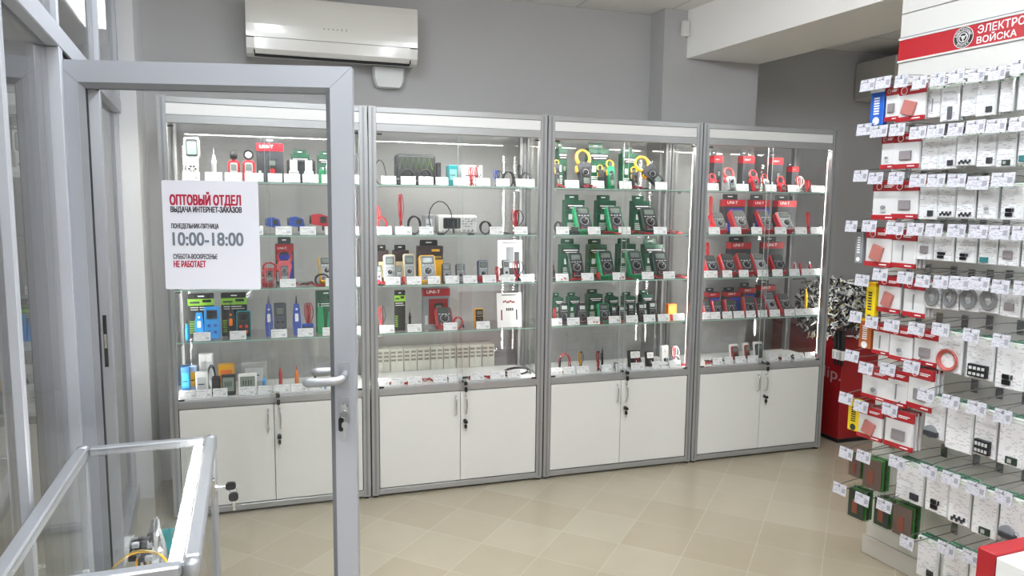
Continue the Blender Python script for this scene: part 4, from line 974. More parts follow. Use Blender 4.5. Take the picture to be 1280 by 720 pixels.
s.it('gm', 176, 300, 583, 'green multimeter').it('gm', 370, 494, 580, 'green multimeter').it('bg', 570, 692, 590, 'black and green multimeter')
s.it('ck', 60, 105, 660, 'small silver and black coil').it(sb('black_pouch', BLACK, DARK, .03, .08, 'pouch'), 160, 215, 690, 'low black pouch')
s.crop(B).it('fl', 345, 425, 68, 'red leads', y=.065).it('fl', 510, 605, 60, 'red leads', y=.065).it('fl', 700, 800, 50, 'red leads', y=.065)
s.tags((73, 153), (265, 340), (448, 522), (660, 737)).done()
s = Shelf(2, 2, B)
s.it('gb', 82, 215, 138, 'green box').it('gb', 246, 378, 138, 'green box').it('gb', 424, 552, 135, 'green box').it('gb', 577, 716, 138, 'green box')
s.it('bg', 48, 82, 232, 'black and green multimeter').it('bg', 138, 250, 233, 'black and green multimeter').it('gm', 318, 436, 222, 'green multimeter').it('gm', 494, 612, 220, 'green multimeter').it('bg', 640, 760, 225, 'black and green multimeter')
s.it('fl', 84, 140, 345, 'red leads', y=.065).it('fl', 150, 225, 340, 'red leads', y=.065).it('lr', 305, 345, 345, 'red tied leads').it('fl', 430, 487, 340, 'red leads', y=.065).it('fl', 600, 700, 335, 'red leads', y=.07).it('fl', 745, 826, 325, 'red leads', y=.065)
s.tags((70, 150), (225, 300), (412, 487), (588, 660), (715, 787)).done()
s = Shelf(2, 3, B)
s.it('gb', 45, 116, 465, 'small green box').it('gb', 128, 217, 463, 'small green box').it('gb', 243, 352, 446, 'small green box').it('gb', 360, 448, 466, 'small green box').it('gb', 457, 550, 462, 'small green box').it('gb', 562, 652, 447, 'small green box')
s.it('lb', 50, 85, 555, 'red and black leads').it('bm', 88, 156, 528, 'black multimeter').it('bm', 195, 264, 528, 'black multimeter').it('gs', 315, 400, 528, 'green multimeter').it('bm', 402, 446, 540, 'black multimeter').it('bm', 447, 495, 538, 'black multimeter').it('bm', 502, 552, 528, 'black multimeter').it('bm', 558, 616, 525, 'black multimeter').it('bm', 618, 684, 513, 'black multimeter')
s.it(sb('orange_pack', ORANGE, YELLOW, .04, .14, 'pack'), 724, 797, 528, 'orange pack').it('lr', 748, 776, 592, 'red probe before the orange pack', y=.07).it('fl', 400, 446, 590, 'red leads', y=.065).it('fl', 262, 312, 610, 'red leads', y=.065)
s.tags((45, 108), (140, 215), (262, 335), (390, 462), (495, 562), (600, 668), (685, 752), (775, 842)).done()
s = Shelf(2, 4, C)
s.it('cc', 85, 156, 440, 'red coiled lead').it('pk', 78, 100, 440, 'black probe beside the red coil').it('ly', 193, 242, 432, 'yellow and black cord').it('lb', 300, 346, 428, 'red and black tied leads').it('pk', 330, 366, 378, 'tall black probe', tilt=.03)
s.it(sb('clip_pair', GREY, DARK, .03, .1, 'clip'), 415, 446, 495, 'small grey clip').it('am', 497, 582, 424, 'black analog meter').it('lb', 548, 586, 470, 'red and black lead beside the meter', y=.08).it('am', 602, 665, 432, 'black analog meter').it('aw', 692, 757, 397, 'white analog meter')
s.it('lw', 768, 834, 398, 'red and white leads').it(one(lambda w, h: coil(w, GREY, 4, .005, h), .02, 0, .1, 'cable'), 814, 872, 452, 'grey coiled cable').it('fl', 760, 822, 478, 'red loose leads', y=.09)
s.tags((45, 108), (118, 185), (200, 270), (345, 410), (430, 495), (525, 600), (650, 710), (755, 820)).done()
# ---- fourth cabinet
A, B, C = (870, 150, 5.14), (870, 270, 5.14), (870, 350, 5.14)
s = Shelf(3, 0, A)
s.it('ub', 86, 172, 185, 'dark box with red top band').it('ub', 268, 378, 190, 'dark box with red top band').it('ub', 453, 562, 200, 'dark box with red top band').it('ub', 582, 660, 268, 'dark box with red top band')
s.it('cr', 80, 150, 340, 'red clamp meter').it('cd', 163, 268, 323, 'grey and red clamp meter').it('cr', 335, 422, 318, 'red clamp meter').it('cd', 420, 490, 335, 'grey and red clamp meter', y=.13).it('cr', 508, 592, 380, 'red clamp meter').it('lw', 625, 700, 360, 'red and white leads').it('lr', 680, 742, 385, 'red leads')
s.tags((75, 148), (262, 337), (448, 520), (592, 665), (743, 825)).done()
s = Shelf(3, 1, A)
s.it('uu', 150, 318, 460, 'dark box with blue picture').it('uu', 330, 478, 460, 'dark box with blue picture').it('ub', 488, 645, 478, 'dark box with grey picture').it('lr', 74, 116, 485, 'red and dark tall leads')
s.it('rm', 105, 212, 612, 'red multimeter').it('rm', 232, 352, 598, 'red multimeter').it('rm', 418, 515, 595, 'red multimeter').it('rg', 526, 640, 612, 'red multimeter with grey face').it('lr', 693, 742, 588, 'red tied leads')
s.crop(B).tags((85, 153), (222, 290), (357, 425), (507, 583), (640, 712), (755, 828)).done()
s = Shelf(3, 2, B)
s.it('ub', 190, 354, 135, 'dark box with red top band').it('ub', 405, 565, 135, 'dark box with red top band').it('lr', 58, 88, 165, 'red upright leads', y=.16)
s.it('rm', 58, 162, 270, 'red multimeter').it('rm', 163, 275, 260, 'red multimeter').it('rm', 266, 388, 258, 'red multimeter').it('rg', 366, 476, 262, 'red multimeter with grey face').it('rm', 488, 594, 268, 'red multimeter')
s.it('lw', 606, 650, 300, 'red and white leads').it('lr', 650, 682, 305, 'red leads').it('pr', 715, 742, 248, 'red probe', h=.09)
s.tags((50, 70), (77, 140), (170, 235), (277, 340), (397, 465), (490, 560), (600, 668), (680, 745), (762, 815)).done()
s = Shelf(3, 3, B)
s.it('uu', 48, 152, 468, 'small dark box with blue picture').it('uu', 160, 287, 463, 'small dark box with blue picture').it('uu', 268, 382, 436, 'small dark box with blue picture').it('ub', 378, 512, 418, 'large dark box with red band', y=.25)
s.it('rs', 48, 104, 548, 'red multimeter').it('rs', 105, 182, 548, 'red multimeter').it('rs', 182, 274, 543, 'red multimeter').it('rs', 305, 400, 523, 'red multimeter').it('rs', 388, 455, 530, 'red multimeter').it('rg', 453, 542, 508, 'red multimeter with grey face').it('rm', 530, 634, 513, 'red multimeter')
s.it('py', 690, 722, 430, 'yellow and black probe')
s.tags((40, 92), (95, 158), (170, 235), (245, 310), (322, 385), (398, 460), (475, 540), (570, 635), (640, 712), (722, 795)).done()
s = Shelf(3, 4, C)
s.it('cp', 208, 290, 414, 'clamshell pack with red meter').it('cp', 296, 358, 406, 'clamshell pack with red meter').it('cq', 362, 445, 398, 'clamshell pack with dark meter').it('fg', 45, 150, 478, 'green and black loose leads').it('fl', 40, 104, 500, 'red loose leads', y=.08).it('fk', 475, 540, 478, 'red and black loose leads', y=.08).it('fk', 600, 640, 470, 'short red leads', y=.08).it('fl', 740, 800, 466, 'red leads at the end', y=.08)
s.tags((110, 170), (185, 240), (255, 320), (335, 400), (470, 530), (550, 610), (630, 690), (725, 790)).done()
# ------------------------------------------------------------------ hook panel on the right
PA = math.radians(6); PP = Vector((3.152, -1.29, 0)); PU = Vector((math.sin(PA), -math.cos(PA), 0)); PN = Vector((-math.cos(PA), -math.sin(PA), 0))
PANW = mat('panel_white', '#e2e1dd', rough=.4); BANDR = mat('panel_red_band', '#b81f2a', rough=.4)
def pan(px, py, d):
    """u along the panel, height z, of the point seen at px, py at distance d off the panel"""
    P = on_pl(px, py, PP+PN*d, PN); return (P-PP).dot(PU), P.z
def pw(u, d, z): return PP+PU*u+PN*d+Vector((0, 0, z))
pn = thing('hook_panel', PP, (0, 0, PA)); PL = 3.3
for z0, z1 in ((.088, .6), (.602, 1.1), (1.102, 1.6), (1.602, 2.1), (2.102, 2.455), (2.459, 2.577)):
    obj('board', MB().box(.0, .05, -PL, 0, z0, z1, PANW, .0015), pn)
obj('plinth', MB().box(-.012, .06, -PL, .012, 0, .086, mat('panel_plinth', '#cfcbc2', rough=.5), .003), pn)
obj('red_band', MB().box(-.008, -.0005, -PL, -.002, 2.258, 2.343, BANDR, .001), pn, label='red band with white lettering')
b = MB(); b.box(-.012, -.0005, -PL, -.002, 2.3435, 2.351, PANW); b.box(-.012, -.0005, -PL, -.002, 2.25, 2.2575, PANW); b.box(-.006, -.0005, -PL, -.002, 2.352, 2.357, GREY); obj('band_trim', b, pn)
SUB = Matrix.Rotation(-math.pi/2, 4, 'Z')
def on_band(me, u, z, d=-.0095, name='lettering', label=None):
    o = obj(name, me, pn, loc=(d, -u, z), rot=(0, 0, -math.pi/2), label=label); return o
u0, z0 = pan(1222, 46, .008); u1, _ = pan(1280, 26, .008)
UN, _z = pan(1221, 54, .008); UM, _z2 = pan(1271, 42, .008)
on_band(text_mesh('ЭЛЕКТРО', (u1-u0)*1.03, .031, UNIT_INK, bold=.02), u0, 2.304)
on_band(text_mesh('ВОЙСКА', UM-UN, .033, UNIT_INK, bold=.02), UN, 2.266)
uc, zc = pan(1204.5, 48.5, .008); zc = 2.301
b = MB(); EMB = mat('emblem_black', '#2a2427', rough=.5); R = .0415
b.cyl((0, -.001, 0), (0, -.0018, 0), R, UNIT_INK, n=36); b.cyl((0, -.0019, 0), (0, -.0024, 0), R*.94, EMB, n=36)
def ring(bm_, r, w, y): bm_.path([(r*math.cos(a), y, r*math.sin(a)) for a in [6.2832*i/32 for i in range(32)]], w, UNIT_INK, n=4, closed=True)
ring(b, R*.60, .0014, -.0026); ring(b, R*.42, .0022, -.0026)
for a in (-math.pi/2, math.pi/6, math.pi*5/6): b.path([(0, -.0028, 0), (R*.4*math.cos(a), -.0028, R*.4*math.sin(a))], .0022, UNIT_INK, n=4)
b.path([(R*.14*math.cos(a), -.003, R*.14*math.sin(a)) for a in [6.2832*i/12 for i in range(12)]], .0016, UNIT_INK, n=4, closed=True)
eb_ = on_band(b.mesh('emblem'), uc, zc, -.0085, 'emblem', 'round black and white emblem')
for word, a0, a1, flip in (('ЭЛЕКТРОННЫЕ', 165, 15, 1), ('ВОЙСКА', 228, 312, -1)):
    for i, ch in enumerate(word):
        a = math.radians(a0+(a1-a0)*i/(len(word)-1)); rr = R*.76
        me = text_mesh(ch, R*.15, R*.22, UNIT_INK, bold=.02)
        M_ = Matrix.Rotation(-(a-math.pi/2) if flip > 0 else -(a+math.pi/2), 4, 'Y')
        o = obj('lettering', me, eb_); o.matrix_local = Matrix.Translation((rr*math.cos(a), -.0028, rr*math.sin(a))) @ M_ @ Matrix.Translation((-R*.075, 0, -R*.11))
tag(pn, 'white hook panel with a red band of white lettering along its top', 'display panel')
# ---- hooks and the bags that hang on them
BAGP = printed('bag_paper', '#e9e9ea', '#c4c4ca', sx=40, rows=150, dens=.56, coat=.8); BAGC = mat('clear_bag_film', '#dfe2e2', rough=.12, coat=1.)
HEADG = printed('bag_header', '#e9ede7', '#a9bfac', sx=50, rows=160, dens=.5, coat=.8)
WIREM = mat('hook_wire', '#9fa1a3', rough=.25, metal=.8); PCB = mat('green_board', '#3f8a3a', rough=.45); PCBD = mat('dark_board', '#23352a', rough=.45)
COPPER = mat('coil_red', '#b5574f', rough=.4); CABG = mat('grey_cable', '#8e9092', rough=.45); PINK = mat('pale_red_part', '#b8736b', rough=.45)
TAGI = mat('hook_tag_ink', '#9c9ca6', rough=.6)
TAGP = printed('hook_tag_paper', '#d0d0d8', '#a9a9b4', sx=90, rows=190, dens=.53)
def component(b, w, h, y, kind):
    if kind == 'chip': b.box(w*.05, w*.35, y-.006, y, h*.1, h*.26, DARK, .001)
    elif kind == 'bar': b.box(-w*.05, w*.2, y-.007, y, h*.06, h*.4, mat('dark_bar', '#55585c'), .002)
    elif kind == 'dots':
        for i in range(6): b.box((-.3+.11*i)*w, (-.22+.11*i)*w, y-.005, y, h*(.06+.05*(i % 2)), h*(.14+.05*(i % 2)), DARK)
    elif kind == 'teal': b.box(-w*.36, w*.1, y-.006, y, h*.06, h*.24, mat('teal_board', '#2c6f73'), .001)
    elif kind == 'pcb': b.box(-w*.15, w*.3, y-.005, y, h*.05, h*.2, PCBD, .001); b.box(-w*.05, w*.1, y-.007, y-.005, h*.08, h*.16, SILVER)
    elif kind == 'block':
        b.box(-w*.32, w*.36, y-.016, y, h*.07, h*.36, BLACK, .001)
        for i in range(4): b.box((-.26+.15*i)*w, (-.16+.15*i)*w, y-.0175, y-.016, h*.24, h*.31, LGREY); b.box((-.26+.15*i)*w, (-.16+.15*i)*w, y-.0175, y-.016, h*.11, h*.17, LGREY)
    elif kind == 'spikes':
        for i in range(10): b.box((-.2+.06*(i % 6))*w, (-.16+.06*(i % 6))*w, y-.008, y, h*(.1+.12*(i//5)), h*(.2+.12*(i//5)), BLACK)
    elif kind == 'module': b.cyl((-w*.1, y, h*.16), (-w*.1, y-.012, h*.16), w*.3, GREY, n=16); b.box(-w*.35, w*.3, y-.02, y-.001, h*.06, h*.18, DARK, .002)
    elif kind == 'redcoil':
        for q in range(4): b.path([(w*(.33+.02*q)*math.cos(a), y-.004-.002*q, h*.3+w*(.33+.02*q)*math.sin(a)) for a in [6.2832*i/22 for i in range(22)]], .0045, COPPER, n=6, closed=True)
    elif kind == 'coil':
        for q in range(5): b.path([(w*(.24+.035*q)*math.cos(a), y-.003-.003*(q % 2), h*.5+h*(.24+.035*q)*math.sin(a)) for a in [6.2832*i/22 for i in range(22)]], .004, CABG, n=6, closed=True)
    elif kind == 'pinkblock': b.T = b.T @ Matrix.Translation((0, 0, h*.36)) @ Matrix.Rotation(.3, 4, 'Y'); b.box(-w*.22, w*.22, y-.012, y, -h*.2, h*.2, PINK, .002); b.T = Matrix()
    elif kind == 'greyblock': b.box(-w*.2, w*.25, y-.01, y, h*.24, h*.5, mat('grey_part', '#8c8588'), .002)
    elif kind == 'small': b.cyl((0, y, h*.32), (0, y-.01, h*.32), w*.08, GREY, n=10); b.box(-w*.1, w*.12, y-.006, y, h*.2, h*.3, LGREY, .001)
    elif kind == 'line': b.box(-w*.02, w*.02, y-.004, y, h*.2, h*.62, GREY)
def white_bag(w, h, comp):
    def f():
        r = thing('component_bag')
        b = MB(); b.slab(0, h*.5, w, h, -.006, .006, BAGC, r=.004, ch=.004); obj('bag', b, r)
        b = MB(); b.slab(0, h*.45, w*.9, h*.86, -.0072, -.006, BAGP, r=.002); obj('insert_card', b, r)
        b = MB(); b.box(-w*.48, w*.48, -.0078, -.0066, h*.90, h*.985, HEADG); b.box(-w*.4, -w*.3, -.0082, -.0078, h*.925, h*.965, DGREEN); obj('header', b, r)
        if comp: b = MB(); component(b, w, h, -.0072, comp); obj('component', b, r)
        return r
    return f
REDH = mat('red_header_card', '#aa1a24', rough=.4, coat=.5)
def red_bag(w, h, comp, foot=True):
    def f():
        r = thing('component_bag')
        b = MB(); b.slab(0, h*.5, w, h, -.008, .006, mat('white_bag_film', '#e4e4e4', rough=.15, coat=1.), r=.003, ch=.005); obj('bag', b, r)
        b = MB(); b.box(-w*.505, w*.505, -.0095, .003, h*.74, h, REDH, .001)
        b.path([(-w*.22+w*.11*math.cos(a), -.0098, h*.86+w*.11*math.sin(a)) for a in [6.2832*i/14 for i in range(14)]], w*.012, UNIT_INK, n=4, closed=True); b.box(-w*.02, w*.38, -.0102, -.0095, h*.87, h*.895, UNIT_INK); b.box(-w*.02, w*.3, -.0102, -.0095, h*.83, h*.855, UNIT_INK); obj('header', b, r)
        if foot: b = MB(); b.box(-w*.505, w*.505, -.0092, .002, 0, h*.13, REDH, .001); b.box(w*.1, w*.38, -.0098, -.0092, h*.05, h*.08, UNIT_INK); obj('footer', b, r)
        if comp: b = MB(); component(b, w, h, -.0085, comp); obj('component', b, r)
        return r
    return f
def coil_bag(w, h):
    def f():
        r = thing('component_bag'); b = MB(); b.slab(0, h*.5, w, h, -.004, .006, BAGP, r=.004, ch=.003); obj('insert_card', b, r)
        b = MB(); component(b, w, h, -.008, 'coil'); obj('cable', b, r); b = MB(); b.box(-w*.14, w*.14, -.015, -.011, h*.48, h*.53, PAPER); obj('tie', b, r); return r
    return f
def stick_pack(w, h, c, c2, txtc=UNIT_INK):
    def f():
        r = thing('stick_pack'); b = MB(); b.box(-w/2, w/2, -.014, .014, 0, h, c, .003); obj('carton', b, r)
        b = MB(); b.box(-w*.5, w*.5, -.0146, .0146, h*.9, h*.995, c2)
        for i in range(7): b.box(-w*.2, w*.2, -.0148, -.014, h*(.3+.07*i), h*(.34+.07*i), txtc)
        b.cyl((0, -.014, h*.12), (0, -.0148, h*.12), w*.25, txtc, n=12); obj('print', b, r); return r
    return f
def board_pack(w, h, c):
    def f():
        r = thing('board_pack'); b = MB(); b.slab(0, h*.5, w, h, -.012, .06, glass('clear_shell', (.96, .975, .965), .6), r=.004); obj('clear_shell', b, r)
        b = MB(); b.box(-w*.44, w*.44, -.008, -.004, h*.06, h*.92, c); b.box(-w*.2, w*.1, -.0105, -.008, h*.2, h*.6, mat('rust_part', '#8a4a3a')); obj('front_card', b, r)
        for i in range(3): b = MB(); b.box(-w*.45, w*.45, .006+.018*i, .014+.018*i, h*.03, h*.94, PCB if i % 2 == 0 else PCBD, .001); obj('circuit_board', b, r)
        return r
    return f
def back_bag(w, h, c, hc):
    def f():
        r = thing('component_bag'); b = MB(); b.slab(0, h*.5, w, h, -.005, .005, c, r=.004, ch=.003); obj('bag', b, r)
        b = MB(); b.box(-w*.49, w*.49, -.006, .006, h*.91, h*1.0, hc, .001); obj('header', b, r); return r
    return f
HK = {}
def hook(L, w):
    def f():
        r = thing('display_hook')
        b = MB(); b.path(curve([(0, 0, 0), (0, -L*.9, .0), (0, -L*.98, .004), (0, -L, .018)], 4), .0022, WIREM, n=6); b.path(curve([(0, 0, .035), (0, -L*.5, .04), (0, -L-.008, .028), (0, -L-.012, .014)], 4), .0018, WIREM, n=6); b.box(-.014, .014, -.004, -.0005, -.01, .045, WIREM, .001); obj('wire', b, r)
        b = MB(); b.T = Matrix.Translation((0, -L-.014, .006)) @ Matrix.Rotation(-.12, 4, 'X'); b.box(-w/2, w/2, -.0016, 0, -.024, .024, TAGP); b.box(w*.2, w*.42, -.002, -.0016, -.012, .008, TAGI); b.box(-w*.42, w*.05, -.002, -.0016, .010, .014, TAGI); obj('price_card', b, r, label='grey-white price card')
        b = MB(); b.T = Matrix.Translation((0, -L-.014, .006)) @ Matrix.Rotation(-.12, 4, 'X'); b.box(-w/2-.002, w/2+.002, .0004, .0026, -.026, .026, ACRYL); obj('card_holder', b, r)
        return r
    return f
# per row: (tag x0, x1, yc, pack kind, pack x0, x1, y0, y1, what it shows)
ROWS = [
 [(1076,1094,103,'blue',1088,1110,111,155,'narrow blue pack'), (1100,1119,98,'r:greyblock',1105,1122,108,152,'red-headed white bag'), (1120,1138,95,'r:pinkblock',1121,1158,106,150,'red-headed bag with an orange part'), (1141,1160,91,'w:line',1158,1177,108,148,'white bag'), (1162,1181,87,'w:bar',1176,1198,105,150,'white bag with a dark bar'), (1183,1203,83,'w:',1199,1221,101,144,'plain white bag'), (1211,1233,78,'w:chip',1222,1246,99,146,'white bag with a dark chip'), (1235,1258,74,'w:',1247,1264,97,141,'narrow white bag'), (1262,1284,70,'w:chip',1264,1290,90,137,'wide white bag with a dark chip')],
 [(1071,1089,162,None), (1092,1112,161,'r:small',1100,1118,168,210,'narrow red-headed bag'), (1117,1136,159,'r:greyblock',1118,1150,166,210,'red-headed bag with a grey part'), (1138,1158,157,'w:',1152,1175,170,211,'plain white bag'), (1160,1181,154,'w:chip',1175,1197,168,212,'white bag with a dark chip'), (1185,1206,152,'w:dots',1197,1220,166,208,'white bag with small dark parts'), (1207,1230,149,'w:chip',1221,1245,163,209,'wide white bag with a dark chip'), (1233,1257,147,'w:pcb',1246,1270,162,208,'white bag with a circuit board'), (1260,1282,145,'w:teal',1271,1294,160,205,'white bag with a blue part')],
 [(1067,1085,220,None), (1091,1110,219,'r:small',1087,1117,226,273,'red-headed bag with two small parts'), (1116,1136,219,'r:greyblock',1117,1148,226,273,'red-headed bag with a grey clip'), (1138,1158,218,'w:chip',1150,1173,229,273,'white bag with a dark chip'), (1160,1182,218,'w:dots',1173,1196,229,273,'white bag with small dark parts'), (1185,1208,218,'w:dots',1197,1220,229,274,'white bag with small dark parts'), (1210,1238,216,'w:small',1223,1248,232,275,'white bag with a grey part'), (1240,1270,214,'w:spikes',1252,1281,228,273,'wide white bag with dark connectors')],
 [(1064,1080,279,'grey',1071,1082,285,328,'narrow grey pack'), (1087,1105,277,'r:pinkblock',1083,1115,285,332,'red-headed bag with a dark red part'), (1115,1136,280,'r:line',1115,1147,288,335,'red-headed bag with a slim part'), (1138,1158,281,'w:greyblock',1147,1167,289,324,'small white bag with a grey part'), (1160,1183,281,'w:spikes',1168,1193,290,325,'white bag with dark connectors'), (1190,1212,281,'w:spikes',1196,1221,291,327,'white bag with dark connectors'), (1214,1238,282,'w:teal',1225,1247,292,330,'white bag with a teal part'), (1242,1266,283,'w:greyblock',1248,1275,293,332,'wide white bag with a grey part'), (1268,1290,284,'w:',1276,1298,294,334,'plain white bag')],
 [(1070,1087,338,'yellow',1083,1098,352,402,'narrow yellow pack'), (1097,1115,339,'r:pinkblock',1098,1127,345,391,'red-headed bag with a pale red part'), (1124,1143,341,'r:line',1130,1158,349,395,'red-headed bag with a red coil'), (1147,1165,343,'c:',1157,1176,353,386,'bag with coiled grey cable'), (1167,1187,345,'c:',1177,1197,354,386,'bag with coiled grey cable'), (1190,1215,346,'c:',1198,1221,355,390,'bag with coiled grey cable'), (1215,1238,348,'c:',1222,1247,356,392,'bag with coiled grey cable'), (1240,1262,351,'w:greyblock',1248,1274,360,397,'white bag with a grey part'), (1265,1287,354,'w:',1276,1300,362,400,'plain white bag')],
 [(1062,1078,391,'orange',1074,1094,397,436,'narrow orange pack'), (1093,1110,397,'r:line',1092,1112,404,444,'narrow red-headed bag'), (1119,1139,401,'r:small',1112,1142,408,452,'red-headed bag with a silver part'), (1147,1167,405,'r:greyblock',1143,1173,412,456,'red-headed bag with a grey card'), (1183,1205,416,'w:redcoil',1172,1204,413,466,'white bag with a red wire coil'), (1226,1248,420,'w:block',1209,1243,420,475,'white bag with a black terminal block'), (1267,1288,424,'w:spikes',1246,1281,427,487,'white bag with black connectors')],
 [(1056,1074,445,None), (1083,1101,452,'r:small',1075,1109,460,499,'red-headed bag with a grey knob'), (1107,1127,457,'r:line',1109,1135,462,506,'red-headed bag with white print'), (1133,1153,495,'r:greyblock',1135,1168,459,513,'tall red-headed bag')],
 [(1050,1066,498,'yellow',1061,1078,498,538,'narrow yellow pack'), (1084,1102,512,'r:pinkblock',1073,1104,508,548,'red-headed bag with a brown part'), (1118,1137,508,'r:greyblock',1107,1142,512,561,'red-headed bag with a dark part'), (1160,1182,498,'w:module',1157,1182,494,548,'white bag with a dark module'), (1190,1214,505,'w:',1183,1217,502,564,'wide plain white bag'), (1222,1246,513,'w:block',1218,1247,510,571,'white bag with a black terminal block'), (1256,1280,520,'w:pcb',1249,1282,520,582,'white bag with a dark relay')],
 [(1050,1068,555,'p:brown',1061,1079,566,598,'clear pack of brown and green boards'), (1074,1093,564,'p:brown',1079,1104,570,613,'large clear pack of green boards'), (1112,1132,565,'w:chip',1121,1156,576,627,'white bag with a black cube'), (1150,1172,580,'w:spikes',1158,1187,588,642,'white bag with dark connectors'), (1180,1202,588,'w:dots',1187,1214,597,656,'white bag with dark parts'), (1210,1234,598,'w:pcb',1216,1248,610,669,'white bag with a teal board'), (1244,1268,608,'w:module',1249,1283,620,676,'white bag with a grey module')],
 [(1042,1058,606,'p:dark',1061,1082,608,648,'clear pack of dark boards'), (1069,1087,618,'p:dark',1093,1114,620,660,'clear pack of dark boards'), (1096,1115,630,'p:brown',1116,1142,628,672,'clear pack of green boards')],
 [(1125,1143,672,'w:chip',1146,1174,672,724,'white bag with a black part'), (1176,1198,676,'w:module',1179,1210,684,738,'white bag with a grey module'), (1206,1228,684,'w:',1212,1238,694,746,'plain white bag')],
]
rp = random.Random(4)
for ri, row in enumerate(ROWS):
    prev = -1
    for hi, e in enumerate(row):
        tx0, tx1, ty, kind = e[:4]
        where = '%s along the %s row of the hook panel' % (ORD[hi], ORD[ri])
        TD = .285; ut, zt = pan((tx0+tx1)/2, ty, TD); twid = pan(tx1, ty, TD)[0]-pan(tx0, ty, TD)[0]; twid = max(.06, min(.1, round(twid/.01)*.01))
        uh = ut
        if kind:
            px0, px1, py0, py1, what = e[4:]
            lo, hi_ = .05, .225
            f = lambda d: pan((px0+px1)/2, (py0+py1)/2, d)[0]
            # slide the bag along its hook until it hangs straight below it
            for _ in range(24):
                md = (lo+hi_)/2
                if f(md) > ut: lo, hi_ = (md, hi_) if f(.05) > f(.225) else (lo, md)
                else: lo, hi_ = (lo, md) if f(.05) > f(.225) else (md, hi_)
            d = max(.07, min(.22, (lo+hi_)/2)); uh, zc_ = pan((px0+px1)/2, (py0+py1)/2, d)
            zz0 = pan((px0+px1)/2, py1, d)[1]; zz1 = pan((px0+px1)/2, py0, d)[1]; w = pan(px1, (py0+py1)/2, d)[0]-pan(px0, (py0+py1)/2, d)[0]; h = zz1-zz0
            w, h = round(w/.006)*.006, round(h/.01)*.01
        zh = (zz1+.002) if kind else zt-.006
        uh = max(uh, .03, prev+.074); prev = uh
        L = TD-.014
        o = spawn(('hook', twid), hook(L, twid), pw(uh, .0005, zh), (0, 0, PA-math.pi/2), 'wire display hook with price card, %s' % where, 'hook', 'display hooks on the panel')
        if not kind: continue
        k, _, comp = kind.partition(':')
        if k == 'w': mk, key, cat = white_bag(w, h, comp), ('w', comp, w, h), 'bag'
        elif k == 'r': mk, key, cat = red_bag(w, h, comp), ('r', comp, w, h), 'bag'
        elif k == 'c': mk, key, cat = coil_bag(w, h), ('c', w, h), 'bag'
        elif k == 'p': mk, key, cat = board_pack(w, h, mat('brown_card', '#6b5750') if comp == 'brown' else PCBD), ('p', comp, w, h), 'pack'
        else:
            c, c2 = {'blue': (mat('pack_blue', '#1f5fc4', rough=.4), PAPER), 'grey': (GREY, DARK), 'yellow': (mat('pack_yellow', '#f0d21c', rough=.4), YELLOW), 'orange': (mat('pack_orange', '#b5622e', rough=.4), YELLOW)}[k]
            mk, key, cat = stick_pack(max(w*.8, .03), h, c, c2, UNIT_INK if k != 'yellow' else DARK), (k, w, h), 'pack'
        spawn(key, mk, pw(uh, d, zh-.004-h), (0, 0, PA-math.pi/2+rp.uniform(-.06, .06)), '%s, %s' % (what, where), cat, 'packs hanging on the panel')
        if k in 'wrc':
            c, hc = (mat('white_bag_film', '#e4e4e4'), REDH) if k == 'r' else (BAGC, mat('bag_header_green', '#3f7f5c', rough=.4))
            for q in range(2):
                if d-.022*(q+1) < .02: break
                spawn(('bk', k, w, h), back_bag(w, h, c, hc), pw(uh, d-.022*(q+1), zh-.002-h), (0, 0, PA-math.pi/2+rp.uniform(-.05, .05)), '%s bag behind the front one, %s' % (ORD[q+1], where), 'bag', 'packs hanging behind the front ones')
# ------------------------------------------------------------------ red cable stand in the recess
STR = mat('stand_red', '#971119', rough=.35, coat=.2); STG = mat('stand_print', '#b79a9c', rough=.5)
st = thing('red_display_stand', (4.185, .05, 0))
SH_ = .76
obj('base', MB().box(.01, .6, .01, .74, 0, .03, BLACK, .002), st); obj('body', MB().box(0, .62, 0, .75, .0305, SH_-.02, STR, .004), st)
obj('top_edge', MB().box(-.004, .624, -.004, .754, SH_-.0195, SH_, mat('stand_dark_red', '#7d0f14', rough=.4), .002), st)
obj('lettering', text_mesh('odip.', .295, .105, STG), st, loc=(-.0012, .30, .415), rot=(0, 0, -math.pi/2))
b = MB()
for y in (.06, .22, .38, .54): b.path(curve([(.12, y, SH_-.001), (.12, y, 1.06), (.05, y, 1.09), (-.06, y, 1.08)], 4), .005, WIREM, n=6)
obj('wire_rack', b, st)
tag(st, 'red display stand in the recess beside the fourth cabinet', 'stand')
rc = random.Random(11); b = MB(); cols = (BLACK, BLACK, BLACK, PAPER, PAPER, LGREY, GREY, DARK, PAPER, BLACK, PAPER, BLACK, LGREY, BLACK, PAPER, mat('pale_yellow_plug', '#cdbb6a'))
n = 0
while n < 1500:
    x, y, z = rc.uniform(-.16, .36), rc.uniform(-.14, .5), rc.uniform(.67, 1.12)
    if ((x-.1)/.27)**2+((y-.18)/.34)**2+((z-.89)/.25)**2 > 1: continue
    v = Vector((rc.uniform(-1, 1), rc.uniform(-1, 1), rc.uniform(-1.2, .9))).normalized()*rc.uniform(.015, .032)
    if x > -.05 and y > -.05 and z < SH_+.045: continue
    p0 = Vector((x, y, z)); b.path([p0-v, p0, p0+v], [.0035, .0068, .002], rc.choice(cols), n=5); n += 1
o = obj('hanging_cable_ends', b, loc=(4.185, .05, 0)); tag(o, 'thick tangle of black and white cable ends hung over the red stand', 'cables'); o['kind'] = 'stuff'
